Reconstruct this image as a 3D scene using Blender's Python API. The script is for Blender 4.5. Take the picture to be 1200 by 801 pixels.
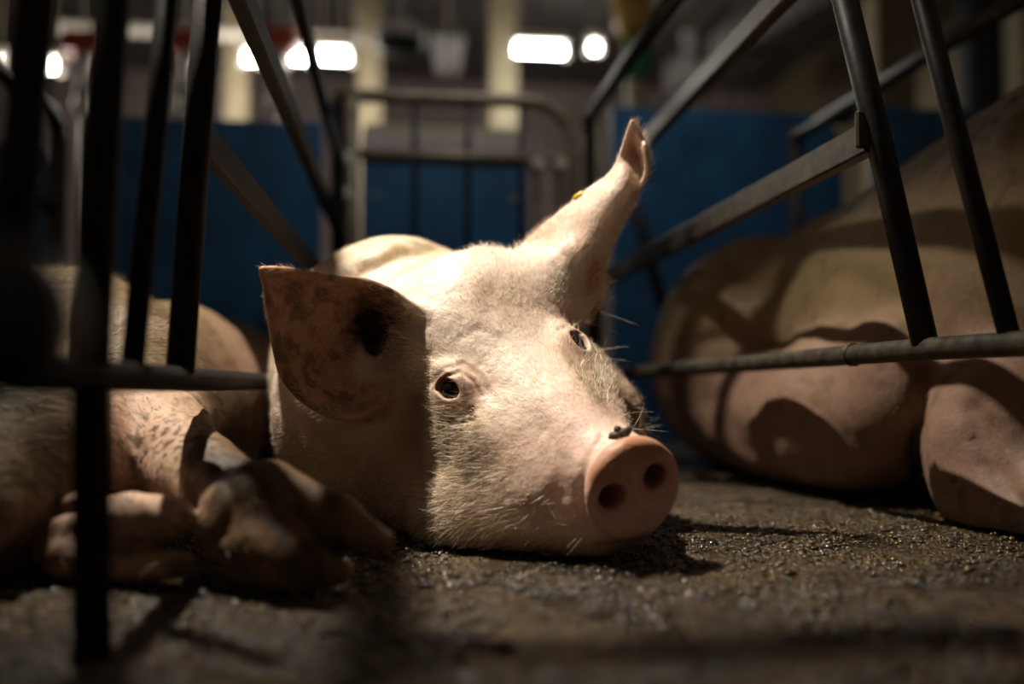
import bpy, bmesh, math, random
import numpy as np
from mathutils import Vector, Matrix, kdtree

for o in list(bpy.data.objects):
    bpy.data.objects.remove(o)
scene = bpy.context.scene
COL = scene.collection
rng = np.random.default_rng(7)
random.seed(7)

# ------------------------------------------------------------------ camera
FPX = 1200 * 35 / 36.0
YAW, PITCH = math.radians(7.09), math.radians(2.31)
CAM = np.array([0.0, 0.0, 0.20])
FWD = np.array([math.sin(YAW) * math.cos(PITCH), math.cos(YAW) * math.cos(PITCH), math.sin(PITCH)])
RGT = np.array([math.cos(YAW), -math.sin(YAW), 0.0])
UPV = np.cross(RGT, FWD)

def cam_vec(r, u, d):
    return RGT * r + UPV * u + FWD * d

def P(px, py, d):
    """the point at depth d (metres) that is seen at px, py of the 1200 x 801 frame"""
    return CAM + cam_vec((px - 600) / FPX * d, (400.5 - py) / FPX * d, d)

def XZ(px, py, Y):
    """x and z of the point on the vertical plane y = Y that is seen at px, py"""
    v = FWD + RGT * (px - 600) / FPX + UPV * (400.5 - py) / FPX
    t = Y / v[1]
    return float(v[0] * t), float(CAM[2] + v[2] * t)

def proj(V):
    q = V - CAM
    d = q @ FWD
    return 600 + (q @ RGT) / d * FPX, 400.5 - (q @ UPV) / d * FPX, d

cd = bpy.data.cameras.new('camera')
cam = bpy.data.objects.new('camera', cd)
COL.objects.link(cam)
cam.location = CAM.tolist()
cam.rotation_euler = (math.pi / 2 + PITCH, 0, -YAW)
cd.lens, cd.sensor_width = 35, 36
cd.clip_start, cd.clip_end = 0.02, 60
cd.dof.use_dof = True
cd.dof.focus_distance = 1.25
cd.dof.aperture_fstop = 1.25
scene.camera = cam

# ------------------------------------------------------------------ world, light, exposure
w = bpy.data.worlds.new('world')
scene.world = w
w.use_nodes = True
w.node_tree.nodes['Background'].inputs[0].default_value = (0.60, 0.43, 0.31, 1)
w.node_tree.nodes['Background'].inputs[1].default_value = 0.10

LAMP = np.array([-0.52, 1.55, 2.20])          # stall lamp that hangs over the pen
LAMP_AIM = np.array([0.13, 1.50, 0.0])
sl = bpy.data.lights.new('stall_lamp_light', 'SPOT')
sl.energy = 455
sl.color = (1.0, 0.90, 0.75)
sl.spot_size = math.radians(50)
sl.spot_blend = 1.0
sl.shadow_soft_size = 0.026
slo = bpy.data.objects.new('stall_lamp_light', sl)
COL.objects.link(slo)
slo.location = LAMP.tolist()
slo.rotation_euler = Vector((LAMP_AIM - LAMP).tolist()).to_track_quat('-Z', 'Y').to_euler()

# unseen fill spot, added to brighten the blue boards behind the stalls
REAR = np.array([0.45, 2.30, 2.55])
rl = bpy.data.lights.new('rear_fill_light', 'SPOT')
rl.energy = 55
rl.color = (0.92, 0.95, 1.0)
rl.spot_size = math.radians(95)
rl.spot_blend = 0.9
rl.shadow_soft_size = 0.10
rlo = bpy.data.objects.new('rear_fill_light', rl)
COL.objects.link(rlo)
rlo.location = REAR.tolist()
rlo.rotation_euler = Vector((0.0, 1.6, -1.35)).to_track_quat('-Z', 'Y').to_euler()

vs = scene.view_settings
vs.view_transform = 'Standard'
vs.look = 'None'
vs.exposure = 0.0
vs.gamma = 1.0
vs.use_curve_mapping = False
scene.cycles.use_denoising = True

# ------------------------------------------------------------------ materials
MATS = {}

def nt(name):
    m = bpy.data.materials.new(name)
    m.use_nodes = True
    MATS[name] = m
    return m, m.node_tree.nodes, m.node_tree.links, m.node_tree.nodes['Principled BSDF']

def mat_worn(name, c1, c2, scale=30, rough=(0.35, 0.6), metal=0.0, bump=0.1, spec=0.5):
    m, n, l, b = nt(name)
    tc = n.new('ShaderNodeTexCoord')
    no = n.new('ShaderNodeTexNoise'); no.inputs['Scale'].default_value = scale; no.inputs['Detail'].default_value = 6
    no.inputs['Roughness'].default_value = 0.65
    l.new(tc.outputs['Object'], no.inputs['Vector'])
    cr = n.new('ShaderNodeValToRGB')
    cr.color_ramp.elements[0].position = 0.38; cr.color_ramp.elements[0].color = (*c1, 1)
    cr.color_ramp.elements[1].position = 0.66; cr.color_ramp.elements[1].color = (*c2, 1)
    l.new(no.outputs['Fac'], cr.inputs['Fac'])
    l.new(cr.outputs['Color'], b.inputs['Base Color'])
    mr = n.new('ShaderNodeMapRange'); mr.inputs['To Min'].default_value = rough[0]; mr.inputs['To Max'].default_value = rough[1]
    l.new(no.outputs['Fac'], mr.inputs['Value']); l.new(mr.outputs['Result'], b.inputs['Roughness'])
    b.inputs['Metallic'].default_value = metal
    b.inputs['Specular IOR Level'].default_value = spec
    if bump:
        bp = n.new('ShaderNodeBump'); bp.inputs['Strength'].default_value = bump; bp.inputs['Distance'].default_value = 0.004
        l.new(no.outputs['Fac'], bp.inputs['Height']); l.new(bp.outputs['Normal'], b.inputs['Normal'])
    return m

def mat_emit(name, col, strength):
    m, n, l, b = nt(name)
    b.inputs['Base Color'].default_value = (*col, 1)
    b.inputs['Emission Color'].default_value = (*col, 1)
    b.inputs['Emission Strength'].default_value = strength
    return m

def mat_skin(name, rough=0.5, sss=0.06, grain=180.0):
    m, n, l, b = nt(name)
    at = n.new('ShaderNodeAttribute'); at.attribute_name = 'albedo'
    tc = n.new('ShaderNodeTexCoord')
    no = n.new('ShaderNodeTexNoise'); no.inputs['Scale'].default_value = grain; no.inputs['Detail'].default_value = 4
    l.new(tc.outputs['Object'], no.inputs['Vector'])
    mr = n.new('ShaderNodeMapRange'); mr.inputs['To Min'].default_value = 0.78; mr.inputs['To Max'].default_value = 1.16
    l.new(no.outputs['Fac'], mr.inputs['Value'])
    mx = n.new('ShaderNodeMix'); mx.data_type = 'RGBA'; mx.blend_type = 'MULTIPLY'; mx.inputs['Factor'].default_value = 1
    l.new(at.outputs['Color'], mx.inputs['A']); l.new(mr.outputs['Result'], mx.inputs['B'])
    l.new(mx.outputs['Result'], b.inputs['Base Color'])
    b.inputs['Roughness'].default_value = rough
    b.inputs['Specular IOR Level'].default_value = 0.35
    b.inputs['Subsurface Weight'].default_value = sss
    b.inputs['Subsurface Radius'].default_value = (1.0, 0.4, 0.25)
    b.inputs['Subsurface Scale'].default_value = 0.006
    bp = n.new('ShaderNodeBump'); bp.inputs['Strength'].default_value = 0.22; bp.inputs['Distance'].default_value = 0.003
    l.new(no.outputs['Fac'], bp.inputs['Height']); l.new(bp.outputs['Normal'], b.inputs['Normal'])
    return m

def mat_flat(name, col, rough=0.5, spec=0.5, metal=0.0, coat=0.0):
    m, n, l, b = nt(name)
    b.inputs['Base Color'].default_value = (*col, 1)
    b.inputs['Roughness'].default_value = rough
    b.inputs['Specular IOR Level'].default_value = spec
    b.inputs['Metallic'].default_value = metal
    b.inputs['Coat Weight'].default_value = coat
    return m

mat_worn('bar_dark', (0.006, 0.0055, 0.0055), (0.020, 0.016, 0.012), 45, (0.38, 0.6), 0.0, 0.15, 0.35)
mat_worn('bar_black', (0.006, 0.0052, 0.005), (0.020, 0.014, 0.010), 45, (0.6, 0.8), 0.0, 0.15, 0.12)
mat_worn('bar_grime', (0.020, 0.017, 0.013), (0.082, 0.066, 0.044), 38, (0.35, 0.6), 0.25, 0.2)
mat_worn('galvanised', (0.17, 0.135, 0.085), (0.30, 0.245, 0.16), 20, (0.35, 0.6), 0.3, 0.1)
mat_worn('blue_board', (0.003, 0.038, 0.090), (0.003, 0.085, 0.180), 4, (0.45, 0.6), 0.0, 0.03)
mat_worn('cream_paint', (0.26, 0.21, 0.125), (0.35, 0.29, 0.18), 4, (0.5, 0.7), 0, 0.05)
mat_worn('brown_cladding', (0.30, 0.235, 0.22), (0.40, 0.31, 0.29), 3, (0.6, 0.8), 0, 0.05)
mat_worn('grey_cladding', (0.10, 0.09, 0.09), (0.15, 0.135, 0.13), 3, (0.5, 0.7), 0, 0.05)
mat_worn('red_plastic', (0.55, 0.07, 0.03), (0.7, 0.12, 0.05), 8, (0.4, 0.6), 0, 0)
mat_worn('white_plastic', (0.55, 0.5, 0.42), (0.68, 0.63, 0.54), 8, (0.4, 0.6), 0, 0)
mat_worn('green_plastic', (0.004, 0.09, 0.025), (0.006, 0.14, 0.035), 8, (0.4, 0.6), 0, 0)
mat_worn('yellow_plastic', (0.40, 0.22, 0.02), (0.5, 0.29, 0.03), 8, (0.4, 0.6), 0, 0)
mat_worn('dark_enamel', (0.006, 0.018, 0.022), (0.010, 0.026, 0.03), 8, (0.4, 0.6), 0, 0)
mat_worn('mud', (0.020, 0.013, 0.007), (0.055, 0.036, 0.018), 120, (0.4, 0.7), 0, 0.4)
mat_worn('eye_black', (0.006, 0.004, 0.007), (0.010, 0.007, 0.008), 60, (0.05, 0.08), 0, 0, 0.22)
mat_emit('tube_light', (0.93, 1.0, 0.98), 40)
mat_emit('bulb_light', (1.0, 0.86, 0.66), 6)
mat_skin('skin_pale', 0.5, 0.10)
mat_skin('skin_shaded', 0.62, 0.05, 150)  # for the neighbour pigs, their dimmer light put into the albedo
mat_flat('hair_white', (0.86, 0.72, 0.55), 0.38, 0.5)
mat_flat('hair_dimmed', (0.13, 0.085, 0.045), 0.5, 0.3)  # straw hair darkened so the left pig looks shaded
mat_flat('hair_straw', (0.42, 0.31, 0.18), 0.45, 0.4)
mat_flat('tag_yellow', (0.62, 0.38, 0.01), 0.4)

# wet, gritty concrete
m, n, l, b = nt('wet_concrete')
tc = n.new('ShaderNodeTexCoord')
n1 = n.new('ShaderNodeTexNoise'); n1.inputs['Scale'].default_value = 7; n1.inputs['Detail'].default_value = 8
n2 = n.new('ShaderNodeTexVoronoi'); n2.inputs['Scale'].default_value = 170
n3 = n.new('ShaderNodeTexNoise'); n3.inputs['Scale'].default_value = 260; n3.inputs['Detail'].default_value = 3
for q in (n1, n2, n3):
    l.new(tc.outputs['Object'], q.inputs['Vector'])
cr = n.new('ShaderNodeValToRGB')
cr.color_ramp.elements[0].position = 0.35; cr.color_ramp.elements[0].color = (0.016, 0.011, 0.003, 1)
cr.color_ramp.elements[1].position = 0.70; cr.color_ramp.elements[1].color = (0.078, 0.050, 0.013, 1)
l.new(n1.outputs['Fac'], cr.inputs['Fac'])
cr2 = n.new('ShaderNodeValToRGB')
cr2.color_ramp.elements[0].color = (0.35, 0.33, 0.33, 1); cr2.color_ramp.elements[1].color = (1.7, 1.55, 1.3, 1)
l.new(n2.outputs['Color'], cr2.inputs['Fac'])
mx = n.new('ShaderNodeMix'); mx.data_type = 'RGBA'; mx.blend_type = 'MULTIPLY'; mx.inputs['Factor'].default_value = 0.85
l.new(cr.outputs['Color'], mx.inputs['A']); l.new(cr2.outputs['Color'], mx.inputs['B'])
l.new(mx.outputs['Result'], b.inputs['Base Color'])
mr = n.new('ShaderNodeMapRange'); mr.inputs['From Min'].default_value = 0.4; mr.inputs['From Max'].default_value = 0.62
mr.inputs['To Min'].default_value = 0.12; mr.inputs['To Max'].default_value = 0.42
l.new(n1.outputs['Fac'], mr.inputs['Value']); l.new(mr.outputs['Result'], b.inputs['Roughness'])
ad = n.new('ShaderNodeMath'); ad.operation = 'ADD'
l.new(n2.outputs['Distance'], ad.inputs[0]); l.new(n3.outputs['Fac'], ad.inputs[1])
bp = n.new('ShaderNodeBump'); bp.inputs['Strength'].default_value = 0.9; bp.inputs['Distance'].default_value = 0.006
l.new(ad.outputs[0], bp.inputs['Height']); l.new(bp.outputs['Normal'], b.inputs['Normal'])
for nm, c, r in (('stone_dark', (0.010, 0.009, 0.008), 0.15), ('stone_tan', (0.085, 0.053, 0.016), 0.20), ('stone_grey', (0.040, 0.030, 0.015), 0.14)):
    mat_flat(nm, c, r, 1.0)

# ------------------------------------------------------------------ object helpers
def tag(o, label=None, category=None, group=None, kind=None):
    if label: o['label'] = label
    if category: o['category'] = category
    if group: o['group'] = group
    if kind: o['kind'] = kind
    return o

def empty(name, loc):
    o = bpy.data.objects.new(name, None)
    o.empty_display_size = 0.05
    COL.objects.link(o)
    o.location = [float(v) for v in loc]
    return o

def link_mesh(name, V, F, mat, parent=None, smooth=True, mats=None, fmat=None):
    """V in world coordinates; a part keeps its place when parented to the thing's empty"""
    V = np.asarray(V, dtype=float)
    off = np.zeros(3)
    par = parent
    while par is not None:
        off = off + np.array(par.location)
        par = par.parent
    me = bpy.data.meshes.new(name)
    if isinstance(F, np.ndarray):
        k = F.shape[1]
        me.vertices.add(len(V)); me.vertices.foreach_set('co', (V - off).ravel().astype(np.float32))
        me.loops.add(F.size); me.loops.foreach_set('vertex_index', F.ravel().astype(np.int32))
        me.polygons.add(len(F)); me.polygons.foreach_set('loop_start', (np.arange(len(F)) * k).astype(np.int32))
        me.update(calc_edges=True)
        me.validate()
    else:
        me.from_pydata((V - off).tolist(), [], F)
        me.update()
    if smooth:
        me.polygons.foreach_set('use_smooth', np.ones(len(me.polygons), dtype=bool))
    for x in (mats or [mat]):
        me.materials.append(MATS[x])
    if fmat is not None:
        me.polygons.foreach_set('material_index', np.asarray(fmat, dtype=np.int32))
    o = bpy.data.objects.new(name, me)
    COL.objects.link(o)
    if parent is not None:
        o.parent = parent
    return o

def frame_of(d):
    d = d / np.linalg.norm(d)
    a = np.array([0, 0, 1.0]) if abs(d[2]) < 0.9 else np.array([1.0, 0, 0])
    s = np.cross(d, a); s /= np.linalg.norm(s)
    return s, np.cross(s, d), d

def tube_geo(pts, r, n=14, caps=True):
    pts = [np.asarray(p, float) for p in pts]
    rs = r if hasattr(r, '__len__') else [r] * len(pts)
    V, F = [], []
    prev = None
    for i, p in enumerate(pts):
        t = pts[min(i + 1, len(pts) - 1)] - pts[max(i - 1, 0)]
        s, u, t = frame_of(t)
        if prev is not None:                       # keep the ring from twisting
            s = prev - t * (prev @ t); s /= np.linalg.norm(s); u = np.cross(s, t)
        prev = s
        for k in range(n):
            a = 2 * math.pi * k / n
            V.append(p + (s * math.cos(a) + u * math.sin(a)) * rs[i])
    for i in range(len(pts) - 1):
        for k in range(n):
            a, b_ = i * n + k, i * n + (k + 1) % n
            F.append((a, b_, b_ + n, a + n))
    if caps:
        F.append(tuple(range(n))[::-1]); F.append(tuple(range((len(pts) - 1) * n, len(pts) * n)))
    return V, F

def tube(name, pts, r, mat, parent=None, n=14):
    """a pipe with slightly rounded, dented ends"""
    V, F = tube_geo(pts, r, n)
    o = link_mesh(name, V, F, mat, parent)
    for p in o.data.polygons:
        if len(p.vertices) > 4: p.use_smooth = False
    return o

def bar(name, a, b, wdt, hgt, mat, parent=None, up=(0, 0, 1), bevel=0.003):
    """rectangular steel bar from a to b with chamfered edges"""
    a, b = np.asarray(a, float), np.asarray(b, float)
    t = (b - a) / np.linalg.norm(b - a)
    up = np.asarray(up, float); u = up - t * (up @ t); u /= np.linalg.norm(u)
    s = np.cross(t, u)
    x, y, c = wdt / 2, hgt / 2, bevel
    ring = [(-x + c, -y), (x - c, -y), (x, -y + c), (x, y - c), (x - c, y), (-x + c, y), (-x, y - c), (-x, -y + c)]
    V = [p + s * q[0] + u * q[1] for p in (a, b) for q in ring]
    F = [(k, (k + 1) % 8, (k + 1) % 8 + 8, k + 8) for k in range(8)] + [tuple(range(8))[::-1], tuple(range(8, 16))]
    return link_mesh(name, V, F, mat, parent, smooth=False)

def box_geo(lo, hi, c=0.004):
    """box with chamfered vertical edges and top"""
    (x0, y0, z0), (x1, y1, z1) = lo, hi
    c = min(c, (x1 - x0) / 3, (y1 - y0) / 3, (z1 - z0) / 3)
    def ring(e, z):
        a, b_, c_, d_ = x0 + e, x1 - e, y0 + e, y1 - e
        return [(a + c, c_, z), (b_ - c, c_, z), (b_, c_ + c, z), (b_, d_ - c, z), (b_ - c, d_, z), (a + c, d_, z), (a, d_ - c, z), (a, c_ + c, z)]
    V = ring(c * .6, z0) + ring(0, z0 + c) + ring(0, z1 - c) + ring(c * .6, z1)
    F = [(r * 8 + k, r * 8 + (k + 1) % 8, r * 8 + 8 + (k + 1) % 8, r * 8 + 8 + k) for r in range(3) for k in range(8)]
    F += [tuple(range(8))[::-1], tuple(range(24, 32))]
    return V, F

def box(name, lo, hi, mat, parent=None, c=0.004):
    V, F = box_geo(lo, hi, c)
    return link_mesh(name, V, F, mat, parent, smooth=False)

def lathe(name, prof, base, mat, parent=None, n=24):
    """profile [(radius, z)] turned around a vertical axis at base"""
    V, F = [], []
    for (r, z) in prof:
        for k in range(n):
            a = 2 * math.pi * k / n
            V.append((base[0] + r * math.cos(a), base[1] + r * math.sin(a), base[2] + z))
    for i in range(len(prof) - 1):
        for k in range(n):
            F.append((i * n + k, i * n + (k + 1) % n, (i + 1) * n + (k + 1) % n, (i + 1) * n + k))
    return link_mesh(name, V, F, mat, parent)

# ------------------------------------------------------------------ numpy noise
def vnoise(p, seed=0):
    p = np.asarray(p, np.float64)
    i = np.floor(p).astype(np.int64); f = p - i
    f = f * f * (3 - 2 * f)
    def h(ix, iy, iz):
        x = (ix * 374761393 + iy * 668265263 + iz * 2147483647 + seed * 974711) & 0xFFFFFFFF
        x = ((x ^ (x >> 13)) * 1274126177) & 0xFFFFFFFF
        return ((x ^ (x >> 16)) & 0xFFFF) / 65535.0
    r = 0
    for dx in (0, 1):
        for dy in (0, 1):
            for dz in (0, 1):
                wgt = (f[:, 0] if dx else 1 - f[:, 0]) * (f[:, 1] if dy else 1 - f[:, 1]) * (f[:, 2] if dz else 1 - f[:, 2])
                r = r + wgt * h(i[:, 0] + dx, i[:, 1] + dy, i[:, 2] + dz)
    return r

def fbm(p, scale, octs=4, seed=0, gain=0.5):
    r, a, t = 0, 1.0, 0
    for o_ in range(octs):
        r = r + a * vnoise(p * scale * 2 ** o_ + 13.7 * o_, seed + o_); t += a; a *= gain
    return r / t

# ------------------------------------------------------------------ sculpting: smooth solids polygonised by surface nets
def smin(a, b, k):
    h = np.maximum(k - np.abs(a - b), 0) / k
    return np.minimum(a, b) - h * h * k * 0.25

def smax(a, b, k):
    return -smin(-a, -b, k)

def ell(c, radii, axes=None):
    c = np.asarray(c, np.float32); r = np.asarray(radii, np.float32)
    A = np.eye(3, dtype=np.float32) if axes is None else np.asarray(axes, np.float32)
    def f(p):
        q = (p - c) @ A.T
        q = q / r; k0 = np.sqrt(np.einsum('ij,ij->i', q, q)); q = q / r; k1 = np.sqrt(np.einsum('ij,ij->i', q, q))
        return k0 * (k0 - 1) / np.maximum(k1, 1e-5)
    f.bound = (c, float(r.max()))
    return f

def cone(a, b, r1, r2):
    a = np.asarray(a, np.float32); b = np.asarray(b, np.float32); ab = b - a; L2 = float(ab @ ab)
    def f(p):
        q = p - a
        h = q @ ab; t = np.clip(h / L2, 0, 1)
        return np.sqrt(np.maximum(np.einsum('ij,ij->i', q, q) - 2 * t * h + t * t * L2, 0)) - (r1 + (r2 - r1) * t)
    f.bound = ((a + b) / 2, math.sqrt(L2) / 2 + max(r1, r2))
    return f

def disc(c, nrm, r, half, rnd):
    c = np.asarray(c, np.float32); nrm = np.asarray(nrm, np.float32); nrm = nrm / np.linalg.norm(nrm)
    def f(p):
        q = p - c; z = q @ nrm
        rad = np.sqrt(np.maximum((q ** 2).sum(1) - z * z, 0))
        dx, dz = rad - (r - rnd), np.abs(z) - (half - rnd)
        return np.minimum(np.maximum(dx, dz), 0) + np.sqrt(np.maximum(dx, 0) ** 2 + np.maximum(dz, 0) ** 2) - rnd
    f.bound = (c, r + half)
    return f

def catmull(ctrl, n_out):
    """Catmull-Rom through the rows of ctrl (k, ...) -> (n_out, ...)"""
    k = len(ctrl); t = np.linspace(0, k - 1, n_out); i = np.minimum(t.astype(int), k - 2); f = t - i
    e = np.concatenate([2 * ctrl[:1] - ctrl[1:2], ctrl, 2 * ctrl[-1:] - ctrl[-2:-1]])
    p0, p1, p2, p3 = e[i], e[i + 1], e[i + 2], e[i + 3]
    f = f.reshape((-1,) + (1,) * (ctrl.ndim - 1))
    return 0.5 * (2 * p1 + (p2 - p0) * f + (2 * p0 - 5 * p1 + 4 * p2 - p3) * f * f + (3 * p1 - p0 - 3 * p2 + p3) * f ** 3)

def sheet(rows, r_edge, r_mid, r_base, nu=150, nv=110):
    """a curved flap (an ear) from a grid of control points; returns a distance function"""
    C = np.array([[P(*q) for q in row] for row in rows])
    S = catmull(C, nu)                                  # (nu, cols, 3)
    S = np.swapaxes(catmull(np.swapaxes(S, 0, 1), nv), 0, 1)
    u = np.linspace(0, 1, nu)[:, None]; v = np.linspace(-1, 1, nv)[None, :]
    R = r_edge + (r_mid - r_edge) * (1 - v ** 4) * (1 - u ** 3) + (r_base - r_mid) * np.clip(1 - u * 3, 0, 1)
    S = S.reshape(-1, 3); R = (R + 0 * v).reshape(-1)
    kd = kdtree.KDTree(len(S))
    for i, s in enumerate(S): kd.insert(s, i)
    kd.balance()
    lo, hi = S.min(0) - 0.05, S.max(0) + 0.05
    vx = 0.012                                           # voxels close enough to the flap to matter
    nn_ = np.ceil((hi - lo) / vx).astype(int) + 1
    occ = np.zeros(nn_, bool); occ[tuple(((S - lo) / vx).astype(int).T)] = True
    for _ in range(3):
        for a in range(3):
            occ = occ | np.roll(occ, 1, a) | np.roll(occ, -1, a)
    def f(p):
        d = np.full(len(p), 0.2, np.float32)
        ib = np.nonzero(((p > lo) & (p < hi)).all(1))[0]
        ib = ib[occ[tuple(((p[ib] - lo) / vx).astype(int).T)]]
        q = p[ib].tolist(); find = kd.find
        if len(ib):
            r_ = [find(v)[1:] for v in q]
            j = np.array([v[0] for v in r_]); dist = np.array([v[1] for v in r_])
            d[ib] = np.minimum(dist - R[j], 0.034)
        return d
    f.points = S
    f.bound = ((lo + hi) / 2, float(np.linalg.norm(hi - lo)) / 2)
    return f

def run_ops(ops, p):
    d = np.full(len(p), 0.3, np.float32)
    lo, hi = p.min(0), p.max(0)
    for op, f, k in ops:
        c, r = f.bound                                  # solids too far from this block of points are skipped
        if np.linalg.norm(np.maximum(np.maximum(lo - c, c - hi), 0)) > r + k + 0.04: continue
        v = f(p)
        d = smin(d, v, k) if op == 'u' else smax(d, -v, k)
    return smax(d, 0.001 - p[:, 2], 0.012)              # flattened where it lies on the floor

def polygonise(ops, xs, ys, zs):
    ax = [np.asarray(a, np.float32) for a in (xs, ys, zs)]
    S = 4
    ax = [a[: (len(a) - 1) // S * S + 1] for a in ax]
    n = [len(a) for a in ax]
    cc = [0.5 * (a[:-1:S] + a[S::S]) for a in ax]
    hw = [0.5 * (a[S::S] - a[:-1:S]) for a in ax]
    G = np.stack(np.meshgrid(*cc, indexing='ij'), -1).reshape(-1, 3)
    rad = np.sqrt(sum(q ** 2 for q in np.meshgrid(*hw, indexing='ij'))).reshape(-1)
    dc = run_ops(ops, G)
    near = (np.abs(dc) < rad * 1.3 + 0.003).reshape([len(c) for c in cc])
    D = np.where(dc.reshape(near.shape) < 0, -1.0, 1.0).astype(np.float32)
    D = np.pad(D.repeat(S, 0).repeat(S, 1).repeat(S, 2), ((0, 1),) * 3, mode='edge')
    M = np.zeros(n, bool)
    rep = near.repeat(S, 0).repeat(S, 1).repeat(S, 2)
    M[:-1, :-1, :-1] |= rep
    for a in range(3):                                   # both faces of every flagged block
        sl_ = [slice(None)] * 3; sl_[a] = slice(1, None); sr = [slice(None)] * 3; sr[a] = slice(None, -1)
        M[tuple(sl_)] |= M[tuple(sr)].copy()
    idx = np.nonzero(M)
    pts = np.stack([ax[a][idx[a]] for a in range(3)], -1)
    out = np.empty(len(pts), np.float32)
    B = 28
    key = (idx[0] // B) * 1000000 + (idx[1] // B) * 1000 + idx[2] // B
    order = np.argsort(key, kind='stable')
    cuts = np.nonzero(np.diff(key[order]))[0] + 1
    for blk in np.split(order, cuts):
        out[blk] = run_ops(ops, pts[blk])
    D[idx] = out
    ins = D < 0
    cs = ins[:-1, :-1, :-1].astype(np.int8)
    tot = np.zeros_like(cs)
    for dx in (0, 1):
        for dy in (0, 1):
            for dz in (0, 1):
                tot += ins[dx:n[0] - 1 + dx, dy:n[1] - 1 + dy, dz:n[2] - 1 + dz]
    act = (tot > 0) & (tot < 8)
    ci = np.stack(np.nonzero(act), -1)
    vid = np.full(act.shape, -1, np.int64); vid[act] = np.arange(len(ci))
    acc = np.zeros((len(ci), 3)); cnt = np.zeros(len(ci))
    corner = [(0, 0, 0), (1, 0, 0), (0, 1, 0), (1, 1, 0), (0, 0, 1), (1, 0, 1), (0, 1, 1), (1, 1, 1)]
    edges = [(a, b_) for a in range(8) for b_ in range(a + 1, 8) if bin(a ^ b_).count('1') == 1]
    for a, b_ in edges:
        ia = [ci[:, k] + corner[a][k] for k in range(3)]; ib = [ci[:, k] + corner[b_][k] for k in range(3)]
        da, db = D[tuple(ia)], D[tuple(ib)]
        mk = (da < 0) != (db < 0)
        t = np.where(mk, da / np.where(mk, da - db, 1), 0)[:, None]
        pa = np.stack([ax[k][ia[k]] for k in range(3)], -1); pb = np.stack([ax[k][ib[k]] for k in range(3)], -1)
        acc += np.where(mk[:, None], pa + t * (pb - pa), 0); cnt += mk
    V = acc / cnt[:, None]
    Fs = []
    for a in range(3):
        b_, c_ = (a + 1) % 3, (a + 2) % 3
        s0 = [slice(None)] * 3; s1 = [slice(None)] * 3
        s0[a] = slice(0, -1); s1[a] = slice(1, None)
        cross = ins[tuple(s0)] != ins[tuple(s1)]
        ii = np.stack(np.nonzero(cross), -1)
        ok = (ii[:, b_] > 0) & (ii[:, c_] > 0) & (ii[:, b_] < n[b_] - 1) & (ii[:, c_] < n[c_] - 1)
        ii = ii[ok]
        fl = ins[tuple(ii.T)]
        q = []
        for ob, oc in ((-1, -1), (0, -1), (0, 0), (-1, 0)):
            j = ii.copy(); j[:, b_] += ob; j[:, c_] += oc
            q.append(vid[tuple(j.T)])
        q = np.stack(q, -1)
        q[~fl] = q[~fl][:, ::-1]
        Fs.append(q)
    F = np.concatenate(Fs)
    F = F[(F >= 0).all(1)]
    return V, F

def relax(V, F, it=2, lam=0.5, wgt=None):
    e = np.concatenate([F[:, [0, 1]], F[:, [1, 2]], F[:, [2, 3]], F[:, [3, 0]]])
    e = np.concatenate([e, e[:, ::-1]])
    n = len(V); c = np.maximum(np.bincount(e[:, 0], minlength=n), 1)
    for _ in range(it):
        A = np.stack([np.bincount(e[:, 0], weights=V[e[:, 1], k], minlength=n) for k in range(3)], -1) / c[:, None]
        V = V + (A - V) * (lam if wgt is None else (lam * wgt)[:, None])
    return V

def normals(V, F):
    a, b_, c_, d_ = (V[F[:, k]] for k in range(4))
    fn = np.cross(c_ - a, d_ - b_)
    N = np.stack([sum(np.bincount(F[:, j], weights=fn[:, k], minlength=len(V)) for j in range(4)) for k in range(3)], -1)
    return N / np.maximum(np.linalg.norm(N, axis=1), 1e-12)[:, None]

def grid_axis(segs):
    """[(start, stop, step), ...] -> one increasing axis"""
    out = []
    for a, b_, s in segs: out.append(np.arange(a, b_ - s * 0.5, s))
    return np.concatenate(out)

def axis_with(a, b_, h, centres, hf=0.0017, wd=0.030):
    """even axis with finer steps around some centres"""
    out, x = [], a
    while x < b_:
        out.append(x)
        x += hf if any(abs(x - c_) < wd for c_ in centres) else h
    return np.array(out)

def seg_dist(px, py, line):
    d = np.full(px.shape, 1e9)
    for (x0, y0), (x1, y1) in zip(line[:-1], line[1:]):
        ex, ey = x1 - x0, y1 - y0
        t = np.clip(((px - x0) * ex + (py - y0) * ey) / (ex * ex + ey * ey), 0, 1)
        d = np.minimum(d, np.hypot(px - x0 - t * ex, py - y0 - t * ey))
    return d

def blob(px, py, x, y, rx, ry, ang=0):
    a = math.radians(ang); c_, s_ = math.cos(a), math.sin(a)
    u = ((px - x) * c_ + (py - y) * s_) / rx; v = (-(px - x) * s_ + (py - y) * c_) / ry
    return np.exp(-(u * u + v * v))

def mixc(C, col, w_):
    w_ = np.clip(w_, 0, 1)[:, None]
    return C * (1 - w_) + np.asarray(col)[None, :] * w_

def set_albedo(o, C):
    at = o.data.color_attributes.new('albedo', 'FLOAT_COLOR', 'POINT')
    at.data.foreach_set('color', np.concatenate([np.clip(C, 0, 1), np.ones((len(C), 1))], 1).ravel().astype(np.float32))

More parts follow.
